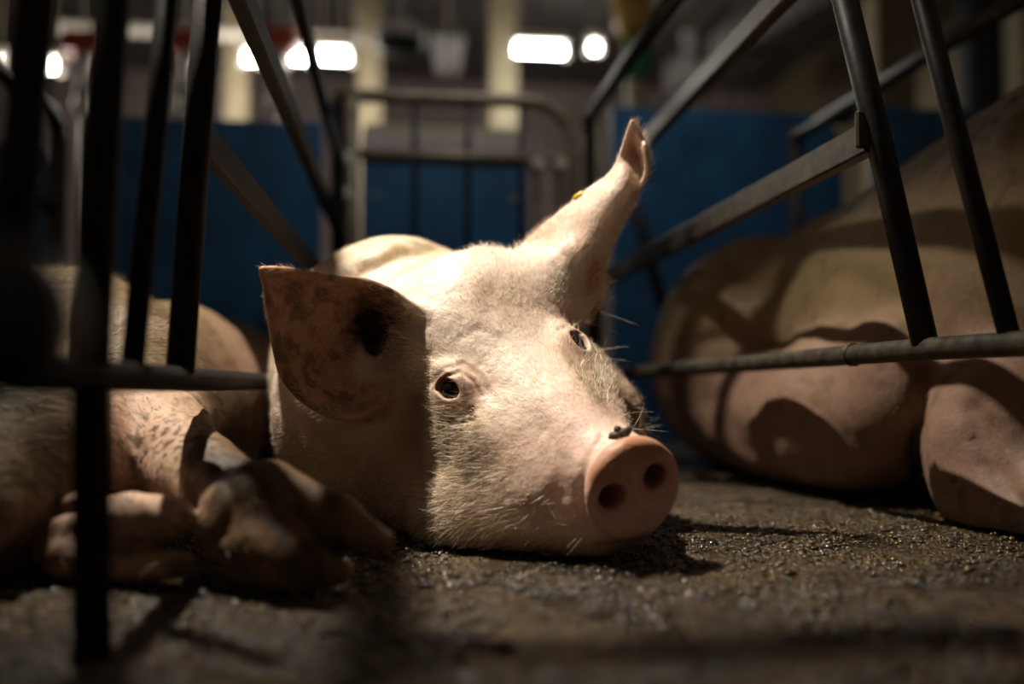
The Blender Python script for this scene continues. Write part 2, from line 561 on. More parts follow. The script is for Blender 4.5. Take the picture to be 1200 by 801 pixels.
def grow_hair(name, V, F, N, dens, length, flow, mat, parent, count, width=0.0003, lift=0.35, curl=0.3, segs=2, seed=1):
    """thousands of tapering bristles rooted on the skin, one mesh"""
    r = np.random.default_rng(seed)
    a = np.linalg.norm(np.cross(V[F[:, 2]] - V[F[:, 0]], V[F[:, 3]] - V[F[:, 1]]), axis=1)
    wgt = a * dens[F].mean(1); wgt /= wgt.sum()
    fi = r.choice(len(F), count, p=wgt)
    s, t = r.random(count)[:, None], r.random(count)[:, None]
    Q = F[fi]
    def lerp(X): return (X[Q[:, 0]] * (1 - s) + X[Q[:, 1]] * s) * (1 - t) + (X[Q[:, 3]] * (1 - s) + X[Q[:, 2]] * s) * t
    p, nn = lerp(V), lerp(N); nn /= np.linalg.norm(nn, axis=1)[:, None]
    ln = lerp(length[:, None])[:, 0] * r.uniform(0.55, 1.35, count)
    fl = lerp(flow) + r.normal(0, curl, (count, 3))
    fl -= nn * (fl * nn).sum(1)[:, None]; fl /= np.maximum(np.linalg.norm(fl, axis=1), 1e-6)[:, None]
    d0 = fl + nn * (lift + r.uniform(0, 0.35, count))[:, None]; d0 /= np.linalg.norm(d0, axis=1)[:, None]
    side = np.cross(d0, nn) + r.normal(0, 0.4, (count, 3)); side -= d0 * (side * d0).sum(1)[:, None]; side /= np.linalg.norm(side, axis=1)[:, None]
    bend = fl * 0.5 - nn * 0.25 + r.normal(0, 0.22, (count, 3))
    wd = width * r.uniform(0.6, 1.4, count)
    rings = []
    for k in range(segs + 1):
        q = k / segs
        c_ = p - nn * 0.0005 + d0 * (ln * q)[:, None] + bend * (ln * q * q * 0.6)[:, None]
        c_[:, 2] = np.maximum(c_[:, 2], 0.001)
        if k < segs:
            wk = (wd * (1 - 0.55 * q))[:, None]
            rings += [c_ - side * wk, c_ + side * wk]
        else: rings.append(c_)
    k = 2 * segs + 1
    VV = np.stack(rings, 1).reshape(-1, 3)
    base = (np.arange(count) * k)[:, None]
    tris = []
    for j in range(segs - 1):
        tris += [base + np.array([[2 * j, 2 * j + 1, 2 * j + 3]]), base + np.array([[2 * j, 2 * j + 3, 2 * j + 2]])]
    tris.append(base + np.array([[k - 3, k - 2, k - 1]]))
    o = link_mesh(name, VV, np.concatenate(tris), mat, parent, smooth=False)
    o['kind'] = 'stuff'
    return o

# ------------------------------------------------------------------ the place: floor, far wall, ceiling, pillars
def grid_floor():
    xs = grid_axis([(-6, -0.8, 0.4), (-0.8, 1.25, 0.006), (1.25, 6.01, 0.4)])
    ys = grid_axis([(-1.0, 0.5, 0.25), (0.5, 2.3, 0.006), (2.3, 11.01, 0.4)])
    X, Y = np.meshgrid(xs, ys, indexing='ij')
    p = np.stack([X.ravel(), Y.ravel(), 0 * X.ravel()], -1)
    fine = np.clip(np.minimum(np.minimum(p[:, 0] + 0.8, 1.25 - p[:, 0]), np.minimum(p[:, 1] - 0.5, 2.3 - p[:, 1])) / 0.05, 0, 1)
    z = (fbm(p, 9, 3, 3) - 0.5) * 0.010 + (fbm(p, 75, 2, 11) - 0.5) * 0.008
    p[:, 2] = z * fine - 0.003
    nx, ny = len(xs), len(ys)
    i, j = np.meshgrid(np.arange(nx - 1), np.arange(ny - 1), indexing='ij')
    a = (i * ny + j).ravel()
    return p, np.stack([a, a + ny, a + ny + 1, a + 1], -1)
Vf, Ff = grid_floor()
floor = link_mesh('floor', Vf, Ff, 'wet_concrete')
tag(floor, 'dark wet gritty concrete floor of the pen', kind='structure')

def gravel():
    N_ = 44000
    bm = bmesh.new(); bmesh.ops.create_icosphere(bm, subdivisions=1, radius=1)
    bv = np.array([v.co[:] for v in bm.verts]); bf = np.array([[v.index for v in f.verts] for f in bm.faces]); bm.free()
    r = np.random.default_rng(5)
    d = 0.62 + 1.55 * r.random(N_) ** 1.3
    px = r.uniform(-40, 1240, N_)
    x = (px - 455) / FPX * d; y = d
    keep = fbm(np.stack([x, y, 0 * x], -1), 8, 3, 21) > 0.40
    x, y = x[keep], y[keep]; k = len(x)
    s = 0.0012 + 0.0034 * r.random(k) ** 3.5
    big = r.random(k) < 0.006; s[big] *= 1.7
    VV = bv[None] * r.uniform(0.6, 1.3, (k, len(bv), 1)) * (s[:, None] * r.uniform(0.6, 1.25, (k, 3)) * np.array([1.2, 1.2, 0.7]))[:, None, :]
    p0 = np.stack([x, y, 0 * x], -1)
    z0 = (fbm(p0, 9, 3, 3) - 0.5) * 0.010 + (fbm(p0, 75, 2, 11) - 0.5) * 0.008 - 0.003
    VV = VV + np.stack([x, y, z0 + s * 0.15], -1)[:, None, :]
    FF = bf[None] + (np.arange(k) * len(bv))[:, None, None]
    fm = np.repeat(r.choice(3, k, p=[0.3, 0.45, 0.25]), len(bf))
    o = link_mesh('grit', VV.reshape(-1, 3), FF.reshape(-1, 3), None, floor, True, ['stone_dark', 'stone_tan', 'stone_grey'], fm)
    o['kind'] = 'stuff'
gravel()

def corrugated(name, x0, x1, y, z0, z1, pitch, depth, mat):
    n_ = int((x1 - x0) / pitch)
    V, F = [], []
    for i in range(n_ + 1):
        for k, (ox, oy) in enumerate(((0, 0), (0.35, 0), (0.5, -depth), (0.85, -depth))):
            x = x0 + (i + ox) * pitch
            V += [(x, y + oy, z0), (x, y + oy, z1)]
    for i in range(len(V) // 2 - 1):
        F.append((2 * i, 2 * i + 2, 2 * i + 3, 2 * i + 1))
    return link_mesh(name, V, F, mat, smooth=False)
wb = corrugated('wall_back', -6.0, 6.5, 10.5, -0.02, 3.4, 0.25, 0.03, 'brown_cladding')
tag(wb, 'dim brown corrugated cladding at the far end of the barn', kind='structure')
def ribbed_ceiling():
    V, F = [], []
    n_ = 52
    for i in range(n_ + 1):
        for (ox, oz) in ((0, 0), (0.4, 0), (0.5, 0.03), (0.9, 0.03)):
            x = -6.5 + (i + ox) * 0.25
            V += [(x, 2.5, 3.4 + oz), (x, 10.6, 3.4 + oz)]
    for i in range(len(V) // 2 - 1):
        F.append((2 * i, 2 * i + 1, 2 * i + 3, 2 * i + 2))
    return link_mesh('ceiling', V, F, 'grey_cladding', smooth=False)
tag(ribbed_ceiling(), 'dim ribbed sheet ceiling of the barn', kind='structure')
wr = box('wall_right', (4.1, 4.5, -0.02), (4.25, 10.5, 3.4), 'cream_paint', c=0.01)
tag(wr, 'cream painted side wall beyond the right hand stalls', kind='structure')

def pillar(px0, px1, Y, label, mat='cream_paint'):
    x0, x1 = XZ(px0, 90, Y)[0], XZ(px1, 90, Y)[0]
    r = empty('pillar', ((x0 + x1) / 2, Y, 0))
    box('shaft', (x0, Y - 0.09, 0.0), (x1, Y + 0.09, 3.4), mat, r, 0.012)
    box('base_collar', (x0 - 0.03, Y - 0.12, -0.002), (x1 + 0.03, Y + 0.12, 0.22), mat, r, 0.01)
    tag(r, label, 'pillar', kind='structure')
pillar(264, 291, 7.0, 'cream pillar behind the left blue board')
pillar(420, 448, 7.0, 'cream pillar behind the left end of the stall gate')
pillar(574, 605, 7.0, 'cream pillar behind the middle of the stall gate')
pillar(1018, 1066, 5.6, 'broad cream pillar between the two dark posts on the right')
pillar(1186, 1215, 5.2, 'cream pillar at the right edge of the photo')
pillar(1130, 1178, 5.4, 'dark pillar at the upper right', 'dark_enamel')

# cream service pipe that runs below the ceiling
zp = XZ(240, 38, 6.6)[1]
pipe_root = empty('service_pipe', (XZ(240, 38, 6.6)[0], 6.6, zp))
tube('pipe_run', [(XZ(q, 38, 6.6)[0], 6.6, zp) for q in (60, 270, 428)], 0.042, 'white_plastic', pipe_root)
for q in (100, 262, 418):
    x = XZ(q, 38, 6.6)[0]
    tube('hanger', [(x, 6.6, zp + 0.03), (x, 6.6, 3.42)], 0.008, 'galvanised', pipe_root, 8)
tag(pipe_root, 'cream service pipe running level above the feed dispensers', 'pipe')

# ------------------------------------------------------------------ tube lamps far back
def tube_lamp(px0, px1, py, Y, label):
    (x0, z), (x1, _) = XZ(px0, py, Y), XZ(px1, py, Y)
    r = empty('tube_lamp', ((x0 + x1) / 2, Y, z))
    tube('lit_tube', [(x0, Y, z), ((x0 + x1) / 2, Y, z), (x1, Y, z)], 0.028, 'tube_light', r, 12)
    box('housing', (x0 - 0.04, Y - 0.06, z + 0.037), (x1 + 0.04, Y + 0.06, z + 0.10), 'white_plastic', r, 0.01)
    for x in (x0 - 0.02, x1 + 0.02):
        box('end_socket', (x - 0.018, Y - 0.04, z - 0.038), (x + 0.018, Y + 0.04, z + 0.037), 'white_plastic', r, 0.006)
    for x in (x0 * 0.85 + x1 * 0.15, x0 * 0.15 + x1 * 0.85):
        tube('suspension_rod', [(x, Y, z + 0.09), (x, Y, 3.42)], 0.006, 'galvanised', r, 8)
    li = bpy.data.lights.new('tube_lamp_light', 'POINT')
    li.energy = 14; li.color = (1.0, 0.93, 0.84); li.shadow_soft_size = 0.15
    lo_ = bpy.data.objects.new('tube_lamp_light', li); COL.objects.link(lo_)
    lo_.parent = r; lo_.location = (0, 0, -0.22)
    tag(r, label, 'lamp', 'lit tube lamps under the barn ceiling')
tube_lamp(604, 660, 58, 6.3, 'lit tube lamp above the right half of the stall gate')
tube_lamp(692, 700, 56, 7.6, 'small round looking lit lamp left of the green and yellow feed pipe')
tube_lamp(372, 408, 66, 6.0, 'lit tube lamp just right of the sloping left rail')
tube_lamp(344, 358, 67, 6.4, 'short lit tube lamp framed between two sloping left rails')
tube_lamp(288, 300, 68, 6.2, 'lit tube lamp peeping out left of the steep sloping rail')
tube_lamp(48, 66, 77, 6.0, 'lit tube lamp between the two leftmost dark bars')
tube_lamp(-14, 8, 78, 6.3, 'lit tube lamp cut by the left edge of the photo')

# enamel lamp shade, unlit
def enamel_shade():
    Y = 5.2; x, z = XZ(469, 50, Y)
    r = empty('pendant_shade', (x, Y, z))
    lathe('shade', [(0.125, 0.0), (0.135, 0.012), (0.13, 0.05), (0.09, 0.085), (0.03, 0.10), (0.028, 0.14), (0.0, 0.142)], (x, Y, z + 0.01), 'white_plastic', r)
    lathe('inner_reflector', [(0.0, 0.0), (0.115, -0.004), (0.128, 0.004), (0.125, -0.035), (0.09, -0.045), (0.0, -0.05)], (x, Y, z), 'dark_enamel', r)
    tube('cord', [(x, Y, z + 0.145), (x, Y, 3.42)], 0.005, 'bar_dark', r, 8)
    tag(r, 'unlit pendant lamp with white top and dark underside', 'lamp')
enamel_shade()

# red feed dispensers with drop tubes
def dispenser(px, py, Y, label):
    k = Y / FPX
    x, z = XZ(px, py, Y)
    r = empty('feed_dispenser', (x, Y, z))
    V, F = box_geo((x - 22 * k, Y - 0.09, z - 12 * k), (x + 22 * k, Y + 0.09, z + 12 * k), 0.02)
    link_mesh('red_hopper', V, F, 'red_plastic', r, smooth=False)
    tube('auger_tube', [(x - 26 * k, Y, z + 3 * k), (x + 26 * k, Y, z + 3 * k)], 5 * k, 'cream_paint', r, 12)
    tube('hanger', [(x, Y, z + 8 * k), (x, Y, 3.42)], 0.006, 'galvanised', r, 8)
    lathe('drop_funnel', [(0.0, 0), (12 * k, 0.0), (13 * k, -8 * k), (8 * k, -22 * k), (7 * k, -48 * k), (0, -48 * k)], (x, Y, z - 8 * k), 'white_plastic', r, 16)
    lathe('collar', [(0, 4 * k), (8.5 * k, 4 * k), (9 * k, 0), (8.5 * k, -4 * k), (0, -4 * k)], (x, Y, z - 55 * k), 'dark_enamel', r, 16)
    lathe('cup', [(0, 10 * k), (6 * k, 10 * k), (11 * k, 5 * k), (12 * k, -2 * k), (10 * k, -9 * k), (4 * k, -13 * k), (0, -13 * k)], (x, Y, z - 68 * k), 'white_plastic', r, 16)
    tube('feed_pipe', [(x, Y, z - 78 * k), (x, Y, 0.85), (x, Y + 0.05, 0.55)], 3.2 * k, 'galvanised', r, 10)
    tag(r, label, 'feeder', 'red feed dispensers')
dispenser(100, 52, 5.6, 'red feed dispenser behind the second dark bar from the left')
dispenser(218, 50, 5.6, 'red feed dispenser behind the thickest dark bar')
dispenser(326, 48, 5.6, 'red feed dispenser between the two sloping left rails')

def feed_pipe_right():
    Y = 5.0; k = Y / FPX; x = XZ(742, 60, Y)[0]
    zz = lambda py: XZ(742, py, Y)[1]
    r = empty('feed_drop_pipe', (x, Y, 0))
    lathe('yellow_hopper', [(0, 0), (20 * k, 0), (24 * k, -6 * k), (24 * k, -30 * k), (16 * k, -46 * k), (0, -46 * k)], (x, Y, zz(0)), 'yellow_plastic', r, 18)
    box('motor_box', (x - 26 * k, Y - 0.08, zz(-2)), (x + 10 * k, Y + 0.08, zz(-40)), 'yellow_plastic', r, 0.01)
    lathe('green_valve', [(0, 0), (15 * k, 0), (17 * k, -8 * k), (17 * k, -40 * k), (12 * k, -52 * k), (0, -52 * k)], (x + 6 * k, Y, zz(47)), 'green_plastic', r, 18)
    tube('down_pipe', [(x + 4 * k, Y, zz(96)), (x + 4 * k, Y, zz(150)), (x + 4 * k, Y, 0.5), (x + 4 * k, Y, 0.0)], 13 * k, 'cream_paint', r, 16)
    tube('hanger', [(x, Y, zz(-38)), (x, Y, 3.42)], 0.012, 'galvanised', r, 8)
    tag(r, 'feed drop pipe with yellow hopper and green valve beside the raised ear', 'feeder')
feed_pipe_right()

# grey ribbed duct sloping along the upper right, with dark brackets
def duct():
    r = empty('ventilation_duct', (2.4, 6.2, 2.0))
    a, b_ = P(1010, -30, 6.0), P(800, 96, 8.4)
    bar('duct_body', a, b_, 0.34, 0.26, 'grey_cladding', r, bevel=0.02)
    for t in np.linspace(0.04, 0.96, 14):
        q = a + (b_ - a) * t
        dv = (b_ - a) / np.linalg.norm(b_ - a) * 0.02
        bar('rib', q - dv, q + dv, 0.37, 0.29, 'grey_cladding', r, bevel=0.01)
    for t in (0.15, 0.6, 0.92):
        q = a + (b_ - a) * t
        tube('strap', [q + np.array([0, 0, 0.1]), np.array([q[0], q[1], 3.42])], 0.012, 'galvanised', r, 8)
    tag(r, 'grey ribbed ventilation duct sloping behind the upper right rails', 'duct')
duct()

def hanging_bag(px, py, Y, hw, hh, label):
    k = Y / FPX; x, z = XZ(px, py, Y)
    r = empty('hanging_bucket', (x, Y, z))
    lathe('bucket', [(0, -hh * k), (hw * 0.75 * k, -hh * k), (hw * k, hh * 0.9 * k), (hw * 1.08 * k, hh * k), (hw * 0.98 * k, hh * k), (hw * 0.7 * k, -hh * 0.9 * k)], (x, Y, z), 'grey_cladding', r, 20)
    tube('bail', [(x - hw * k, Y, z + hh * k), (x - hw * 0.6 * k, Y, z + hh * 1.7 * k), (x, Y, z + hh * 2.0 * k), (x + hw * 0.6 * k, Y, z + hh * 1.7 * k), (x + hw * k, Y, z + hh * k)], 0.006, 'galvanised', r, 8)
    tube('rope', [(x, Y, z + hh * 2.0 * k), (x, Y, 3.42)], 0.005, 'galvanised', r, 8)
    tag(r, label, 'bucket')
hanging_bag(525, 66, 6.6, 19, 20, 'dim grey bucket hanging between two cream pillars')
hanging_bag(816, 55, 6.6, 17, 18, 'dim grey bucket hanging behind the upper right rail')

# ------------------------------------------------------------------ blue partition boards
def board(pts_px, Y, label, corner=0.0, depth=0.03, cap=None):
    (px0, px1, ptop, pbot) = pts_px
    k = Y / FPX
    x0, x1, z1, z0 = XZ(px0, 200, Y)[0], XZ(px1, 200, Y)[0], XZ((px0 + px1) / 2, ptop, Y)[1], 0.0
    r = empty('partition_board', ((x0 + x1) / 2, Y, 0))
    ol = [(x0, z0), (x1, z0)]
    if corner:
        for a in np.linspace(0, math.pi / 2, 9):
            ol.append((x1 - corner + corner * math.cos(a), z1 - corner + corner * math.sin(a)))
    else: ol.append((x1, z1))
    ol.append((x0, z1))
    n_ = len(ol)
    V = [(x, Y - depth / 2, z) for x, z in ol] + [(x, Y + depth / 2, z) for x, z in ol]
    F = [tuple(range(n_)), tuple(range(n_, 2 * n_))[::-1]] + [(i + n_, (i + 1) % n_ + n_, (i + 1) % n_, i) for i in range(n_)]
    link_mesh('panel', V, F, 'blue_board', r, smooth=False)
    for q in (x0 + 0.05, x1 - 0.05):
        for zz in (z0 + 0.12, z1 - 0.12):
            tube('bolt', [(q, Y - depth / 2 - 0.008, zz), (q, Y - depth / 2 + 0.004, zz)], 0.011, 'galvanised', r, 8)
    if cap:
        box('timber_rail', (x0, Y - 0.03, z1 + 0.004), (x1, Y + 0.04, z1 + cap), 'brown_cladding', r, 0.008)
        box('timber_rail', (x0, Y + 0.25, z1 + cap * 1.5), (x1, Y + 0.33, z1 + cap * 2.2), 'cream_paint', r, 0.008)
    tag(r, label, 'board', 'blue partition boards')
board((104, 377, 141, 700), 3.40, 'wide blue board behind the left dark bars')
board((424, 618, 192, 700), 3.45, 'low blue board behind the stall gate', cap=0.09)
board((716, 985, 131, 700), 3.40, 'blue board with a rounded corner on the right', 0.14)
board((1022, 1235, 130, 700), 3.44, 'blue board above the back of the right pig')
board((-20, 62, 168, 700), 3.42, 'small blue board at the left edge', 0.10)

# ------------------------------------------------------------------ rear gate of the middle stall
def gate():
    Y = 3.02; k = Y / FPX
    X = lambda px: XZ(px, 200, Y)[0]
    Z = lambda py: XZ(540, py, Y)[1]
    r = empty('stall_gate', (X(540), Y, 0))
    arc = [(X(392), Y, Z(116)), (X(420), Y, Z(116)), (X(520), Y, Z(116)), (X(615), Y, Z(116))]
    for a in np.linspace(0.1, math.pi / 2, 9):
        arc.append((X(620) + 52 * k * math.sin(a), Y, Z(116) - 52 * k * (1 - math.cos(a))))
    arc.append((X(673), Y, 0.6)); arc.append((X(673), Y, 0.05))
    tube('arched_frame', arc, 0.021, 'galvanised', r)
    tube('cross_rail', [(X(405), Y, Z(184)), (X(520), Y, Z(184)), (X(665), Y, Z(184))], 0.016, 'galvanised', r)
    tube('lower_rail', [(X(405), Y, 0.12), (X(520), Y, 0.12), (X(672), Y, 0.12)], 0.016, 'galvanised', r)
    for px in (486, 548, 611):
        tube('upright_bar', [(X(px), Y, Z(118)), (X(px), Y, Z(200)), (X(px), Y, 0.12)], 0.010, 'bar_dark', r, 10)
    tube('hinge_post', [(X(412), Y, 0.0), (X(412), Y, 0.5), (X(412), Y, Z(120))], 0.024, 'galvanised', r)
    tube('latch_post', [(X(701), Y + 0.03, 0.0), (X(701), Y + 0.03, 0.5), (X(701), Y + 0.03, Z(140))], 0.019, 'galvanised', r)
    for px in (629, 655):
        tube('glint_pin', [(X(px), Y - 0.05, Z(192)), (X(px), Y - 0.02, Z(192)), (X(px), Y + 0.05, Z(192))], [0.018, 0.022, 0.018], 'white_plastic', r, 12)  # white pins in place of bright highlights on the metal
        tube('latch_rod', [(X(px), Y, Z(200)), (X(px), Y, Z(300))], 0.009, 'galvanised', r, 10)
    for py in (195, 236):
        tube('hinge_glint', [(X(405), Y - 0.04, Z(py + 9)), (X(405), Y - 0.04, Z(py - 9))], 0.016, 'white_plastic', r, 12)  # white sleeves painted as the glints on the hinge
    tag(r, 'pipe gate with a rounded top corner behind the middle pig', 'gate')
gate()

# ------------------------------------------------------------------ stall dividers
def divider_left():
    r = empty('stall_divider', P(110, 760, 0.76))
    D = 'bar_black'
    tube('lower_rail', [P(20, 438, 0.66), P(110, 440, 0.77), P(212, 444, 1.07), P(309, 447, 1.64), np.array([-0.207, 2.88, 0.21])], 0.0135, D, r)
    tube('thick_post', [P(247, -60, 1.10), P(231, 160, 1.09), P(211, 436, 1.07)], 0.0150, D, r)
    tube('thin_post', [P(201, -60, 0.95), P(179, 190, 0.93), P(155, 432, 0.90)], 0.0105, D, r)
    tube('corner_post', [P(136, -60, 0.80), P(118, 200, 0.78), P(107, 440, 0.77), P(108, 775, 0.735)], 0.0140, D, r)
    tube('front_post', [P(48, -60, 0.68), P(24, 200, 0.67), P(-4, 445, 0.655)], 0.0135, D, r)
    bar('middle_rail', P(268, -40, 1.08), P(402, 285, 2.95), 0.020, 0.040, D, r)
    bar('upper_rail', P(345, -20, 1.70), P(396, 190, 2.93), 0.020, 0.040, D, r)
    bar('sloping_strap', P(236, 160, 1.09), P(392, 342, 2.3), 0.018, 0.038, D, r)
    tube('rear_post', [P(396, 118, 2.93), P(396, 300, 2.93), (P(396, 300, 2.93)[0], P(396, 300, 2.93)[1], 0.0)], 0.022, D, r)
    tag(r, 'dark steel stall divider with upright bars on the left, nearest the camera', 'stall divider')
divider_left()

def divider_right():
    r = empty('stall_divider', np.array([0.66, 1.3, 0.0]))
    D, G = 'bar_dark', 'bar_grime'
    lo = [P(700, 439, 2.6), P(742, 436, 2.2), P(900, 424, 1.66), P(1080, 409, 1.26), P(1210, 402, 1.07), P(1330, 396, 0.95)]
    tube('lower_rail', lo, 0.0145, G, r)
    tube('thick_post', [P(976, -60, 1.29), P(1030, 165, 1.27), P(1084, 402, 1.255)], 0.0165, D, r)
    tube('thin_post', [P(1066, -60, 1.16), P(1122, 160, 1.14), P(1184, 398, 1.11)], 0.0120, D, r)
    tube('front_post', [P(1205, -60, 1.02), P(1262, 160, 1.0), P(1330, 398, 0.95)], 0.0130, D, r)
    bar('middle_rail', P(1022, 160, 1.27), P(690, 337, 2.95), 0.022, 0.042, G, r)
    bar('upper_rail', P(955, -45, 1.35), P(720, 203, 2.75), 0.024, 0.040, G, r)
    tube('top_rail', [P(818, -40, 1.75), P(740, 66, 2.2), P(692, 136, 2.95)], 0.018, D, r)
    tube('rear_post', [P(690, 136, 2.96), P(694, 300, 2.96), (P(694, 300, 2.96)[0], P(694, 300, 2.96)[1], 0.0)], 0.020, G, r)
    tube('rear_brace', [P(742, 235, 2.8), P(772, 340, 2.8), P(800, 430, 2.8)], 0.018, D, r)
    # weld plate where the middle rail meets the thick post
    q = P(1020, 152, 1.26)
    V, F = box_geo(q + np.array([-0.016, 0.004, -0.022]), q + np.array([0.006, 0.012, 0.026]), 0.004)
    link_mesh('weld_plate', V, F, G, r, smooth=False)
    q = np.array(lo[3]) * 0.62 + np.array(lo[2]) * 0.38
    tube('weld_collar', [q - (np.array(lo[3]) - lo[2]) * 0.008, q + (np.array(lo[3]) - lo[2]) * 0.008], 0.0165, G, r)
    tag(r, 'grimy steel stall divider in front of the right pig', 'stall divider')
divider_right()

def divider_far(side):
    if side > 0:
        r = empty('stall_divider', (1.24, 2.9, 0)); X_ = 1.24
        tube('top_rail', [P(1235, -25, 1.86), P(1080, 68, 2.3), (X_, 2.9, 0.95)], 0.020, 'bar_grime', r)
        tube('rear_post', [(X_, 2.9, 0.98), (X_, 2.9, 0.5), (X_, 2.9, 0)], 0.022, 'bar_grime', r)
        q = P(986, 138, 2.88)
        for k, (dx, dz, s) in enumerate(((0, 0, 0.03), (0.03, 0.012, 0.022), (-0.025, 0.018, 0.024))):
            V, F = box_geo(q + np.array([dx - s, -0.02, dz - s * 0.5]), q + np.array([dx + s, 0.02, dz + s * 0.5]), 0.006)
            link_mesh('rusty_bracket', V, F, 'mud', r, smooth=False)
        tag(r, 'farther stall divider with a sloping top rail at the upper right', 'stall divider')
    else:
        X_ = -0.93
        r = empty('stall_divider', (X_, 2.9, 0))
        tube('top_rail', [(X_ - 0.02, 1.6, 0.95), (X_, 2.3, 0.95), (X_, 2.86, 0.95), (X_ + 0.01, 2.9, 0.90)], 0.022, 'bar_dark', r)
        tube('middle_rail', [(X_ - 0.02, 1.6, 0.68), (X_, 2.9, 0.68)], 0.020, 'bar_dark', r)
        tube('rear_post', [(X_ + 0.01, 2.9, 0.92), (X_ + 0.01, 2.9, 0.5), (X_ + 0.01, 2.9, 0)], 0.024, 'bar_grime', r)
        tag(r, 'farther stall divider behind the leftmost dark bars', 'stall divider')
divider_far(1); divider_far(-1)

# unseen bars over the middle stall, placed to cast stripes on the right pig
xb = empty('shadow_bars', (0.15, 1.5, 1.16))
for Yb in (1.17, 1.765, 1.865, 1.975):
    tube('cross_bar', [(-0.27, Yb, 1.13), (-0.22, Yb, 1.16), (0.15, Yb, 1.16), (0.50, Yb, 1.16), (0.55, Yb, 1.13)], 0.019 if Yb < 1.5 else 0.022, 'bar_black', xb)
for x in (-0.27, 0.55):
    tube('side_rail', [(x, 0.95, 1.13), (x, 1.5, 1.13), (x, 1.99, 1.13)], 0.018, 'bar_black', xb)
    for y in (1.0, 1.95):
        tube('hanger', [(x, y, 1.13), (x, y, 2.2), (x, y, 3.3)], 0.006, 'galvanised', xb, 8)
tag(xb, 'unseen steel cross bars above the middle stall, placed to cast striped shadow', 'frame')

# black capped water pipe very close to the camera on the left
def near_pipe():
    r = empty('water_pipe', P(-150, 900, 0.42))
    c = P(38, 376, 0.36)
    prof = [(-0.16, 0.031), (-0.03, 0.031), (-0.012, 0.031), (0.0, 0.0285), (0.008, 0.022), (0.013, 0.012), (0.0145, 0.003)]
    tube('capped_end', [c + RGT * a for a, _ in prof], [b_ for _, b_ in prof], 'bar_dark', r, 24)
    q = c + RGT * -0.15
    tube('standpipe', [q + np.array([0, 0, 0.10]), q, np.array([q[0], q[1], 0.0])], 0.026, 'bar_dark', r, 20)
    tag(r, 'blurred black capped pipe end close to the lens at the left edge', 'pipe')
near_pipe()

# hanging lamps out of the frame: one gives the pool of light, one is added fill
def unseen_lamp(V, label):
    r = empty('unseen_lamp', V)
    lathe('shade', [(0.17, -0.10), (0.16, -0.05), (0.10, 0.04), (0.04, 0.08), (0.035, 0.13), (0.0, 0.132)], V + np.array([0, 0, 0.07]), 'dark_enamel', r)
    lathe('bulb', [(0.0, 0.04), (0.03, 0.035), (0.04, 0.0), (0.03, -0.03), (0.0, -0.04)], V + np.array([0, 0, 0.10]), 'bulb_light', r, 16)
    tube('cord', [V + np.array([0, 0, 0.19]), np.array([V[0], V[1], 3.2])], 0.005, 'bar_dark', r, 8)
    tag(r, label, 'lamp')
unseen_lamp(LAMP, 'pendant stall lamp hanging above the middle pig, out of the frame')
unseen_lamp(REAR, 'unseen fill lamp above the stall gate, added to light the blue boards')

# ------------------------------------------------------------------ the middle pig
O_ = np.array([0.0033, -0.0358, 1.285])                       # between the eyes: right, up, depth
Fh = np.array([0.55, -0.31, -0.77]); Fh /= np.linalg.norm(Fh)
Lh = np.array([0.82, 0.374, 0.431]); Lh -= Fh * (Lh @ Fh); Lh /= np.linalg.norm(Lh)
Uh = -np.cross(Fh, Lh)
HF, HL, HU = cam_vec(*Fh), cam_vec(*Lh), cam_vec(*Uh)
HO = CAM + cam_vec(*O_)
HA = np.stack([HF, HL, HU])

def H(f, l_, u):
    return HO + HF * f + HL * l_ + HU * u

def he(f, l_, u, rf, rl, ru):
    return ell(H(f, l_, u), (rf, rl, ru), HA)

EYE = {-1: P(535, 459, 1.243), 1: P(668, 410, 1.318)}
EYE_OUT = {}
for s in (-1, 1):
    v = HL * s * (0.62 if s < 0 else 0.42) + HU * 0.62 + HF * (0.30 if s < 0 else 0.45)
    EYE_OUT[s] = v / np.linalg.norm(v)
DISC_N = cam_vec(0.40, -0.20, -0.89); DISC_N /= np.linalg.norm(DISC_N)
DISC_C = P(741, 571, 1.115)
DL = HL - DISC_N * (HL @ DISC_N); DL /= np.linalg.norm(DL)
DU = np.cross(DL, DISC_N); DU = DU if DU @ HU > 0 else -DU

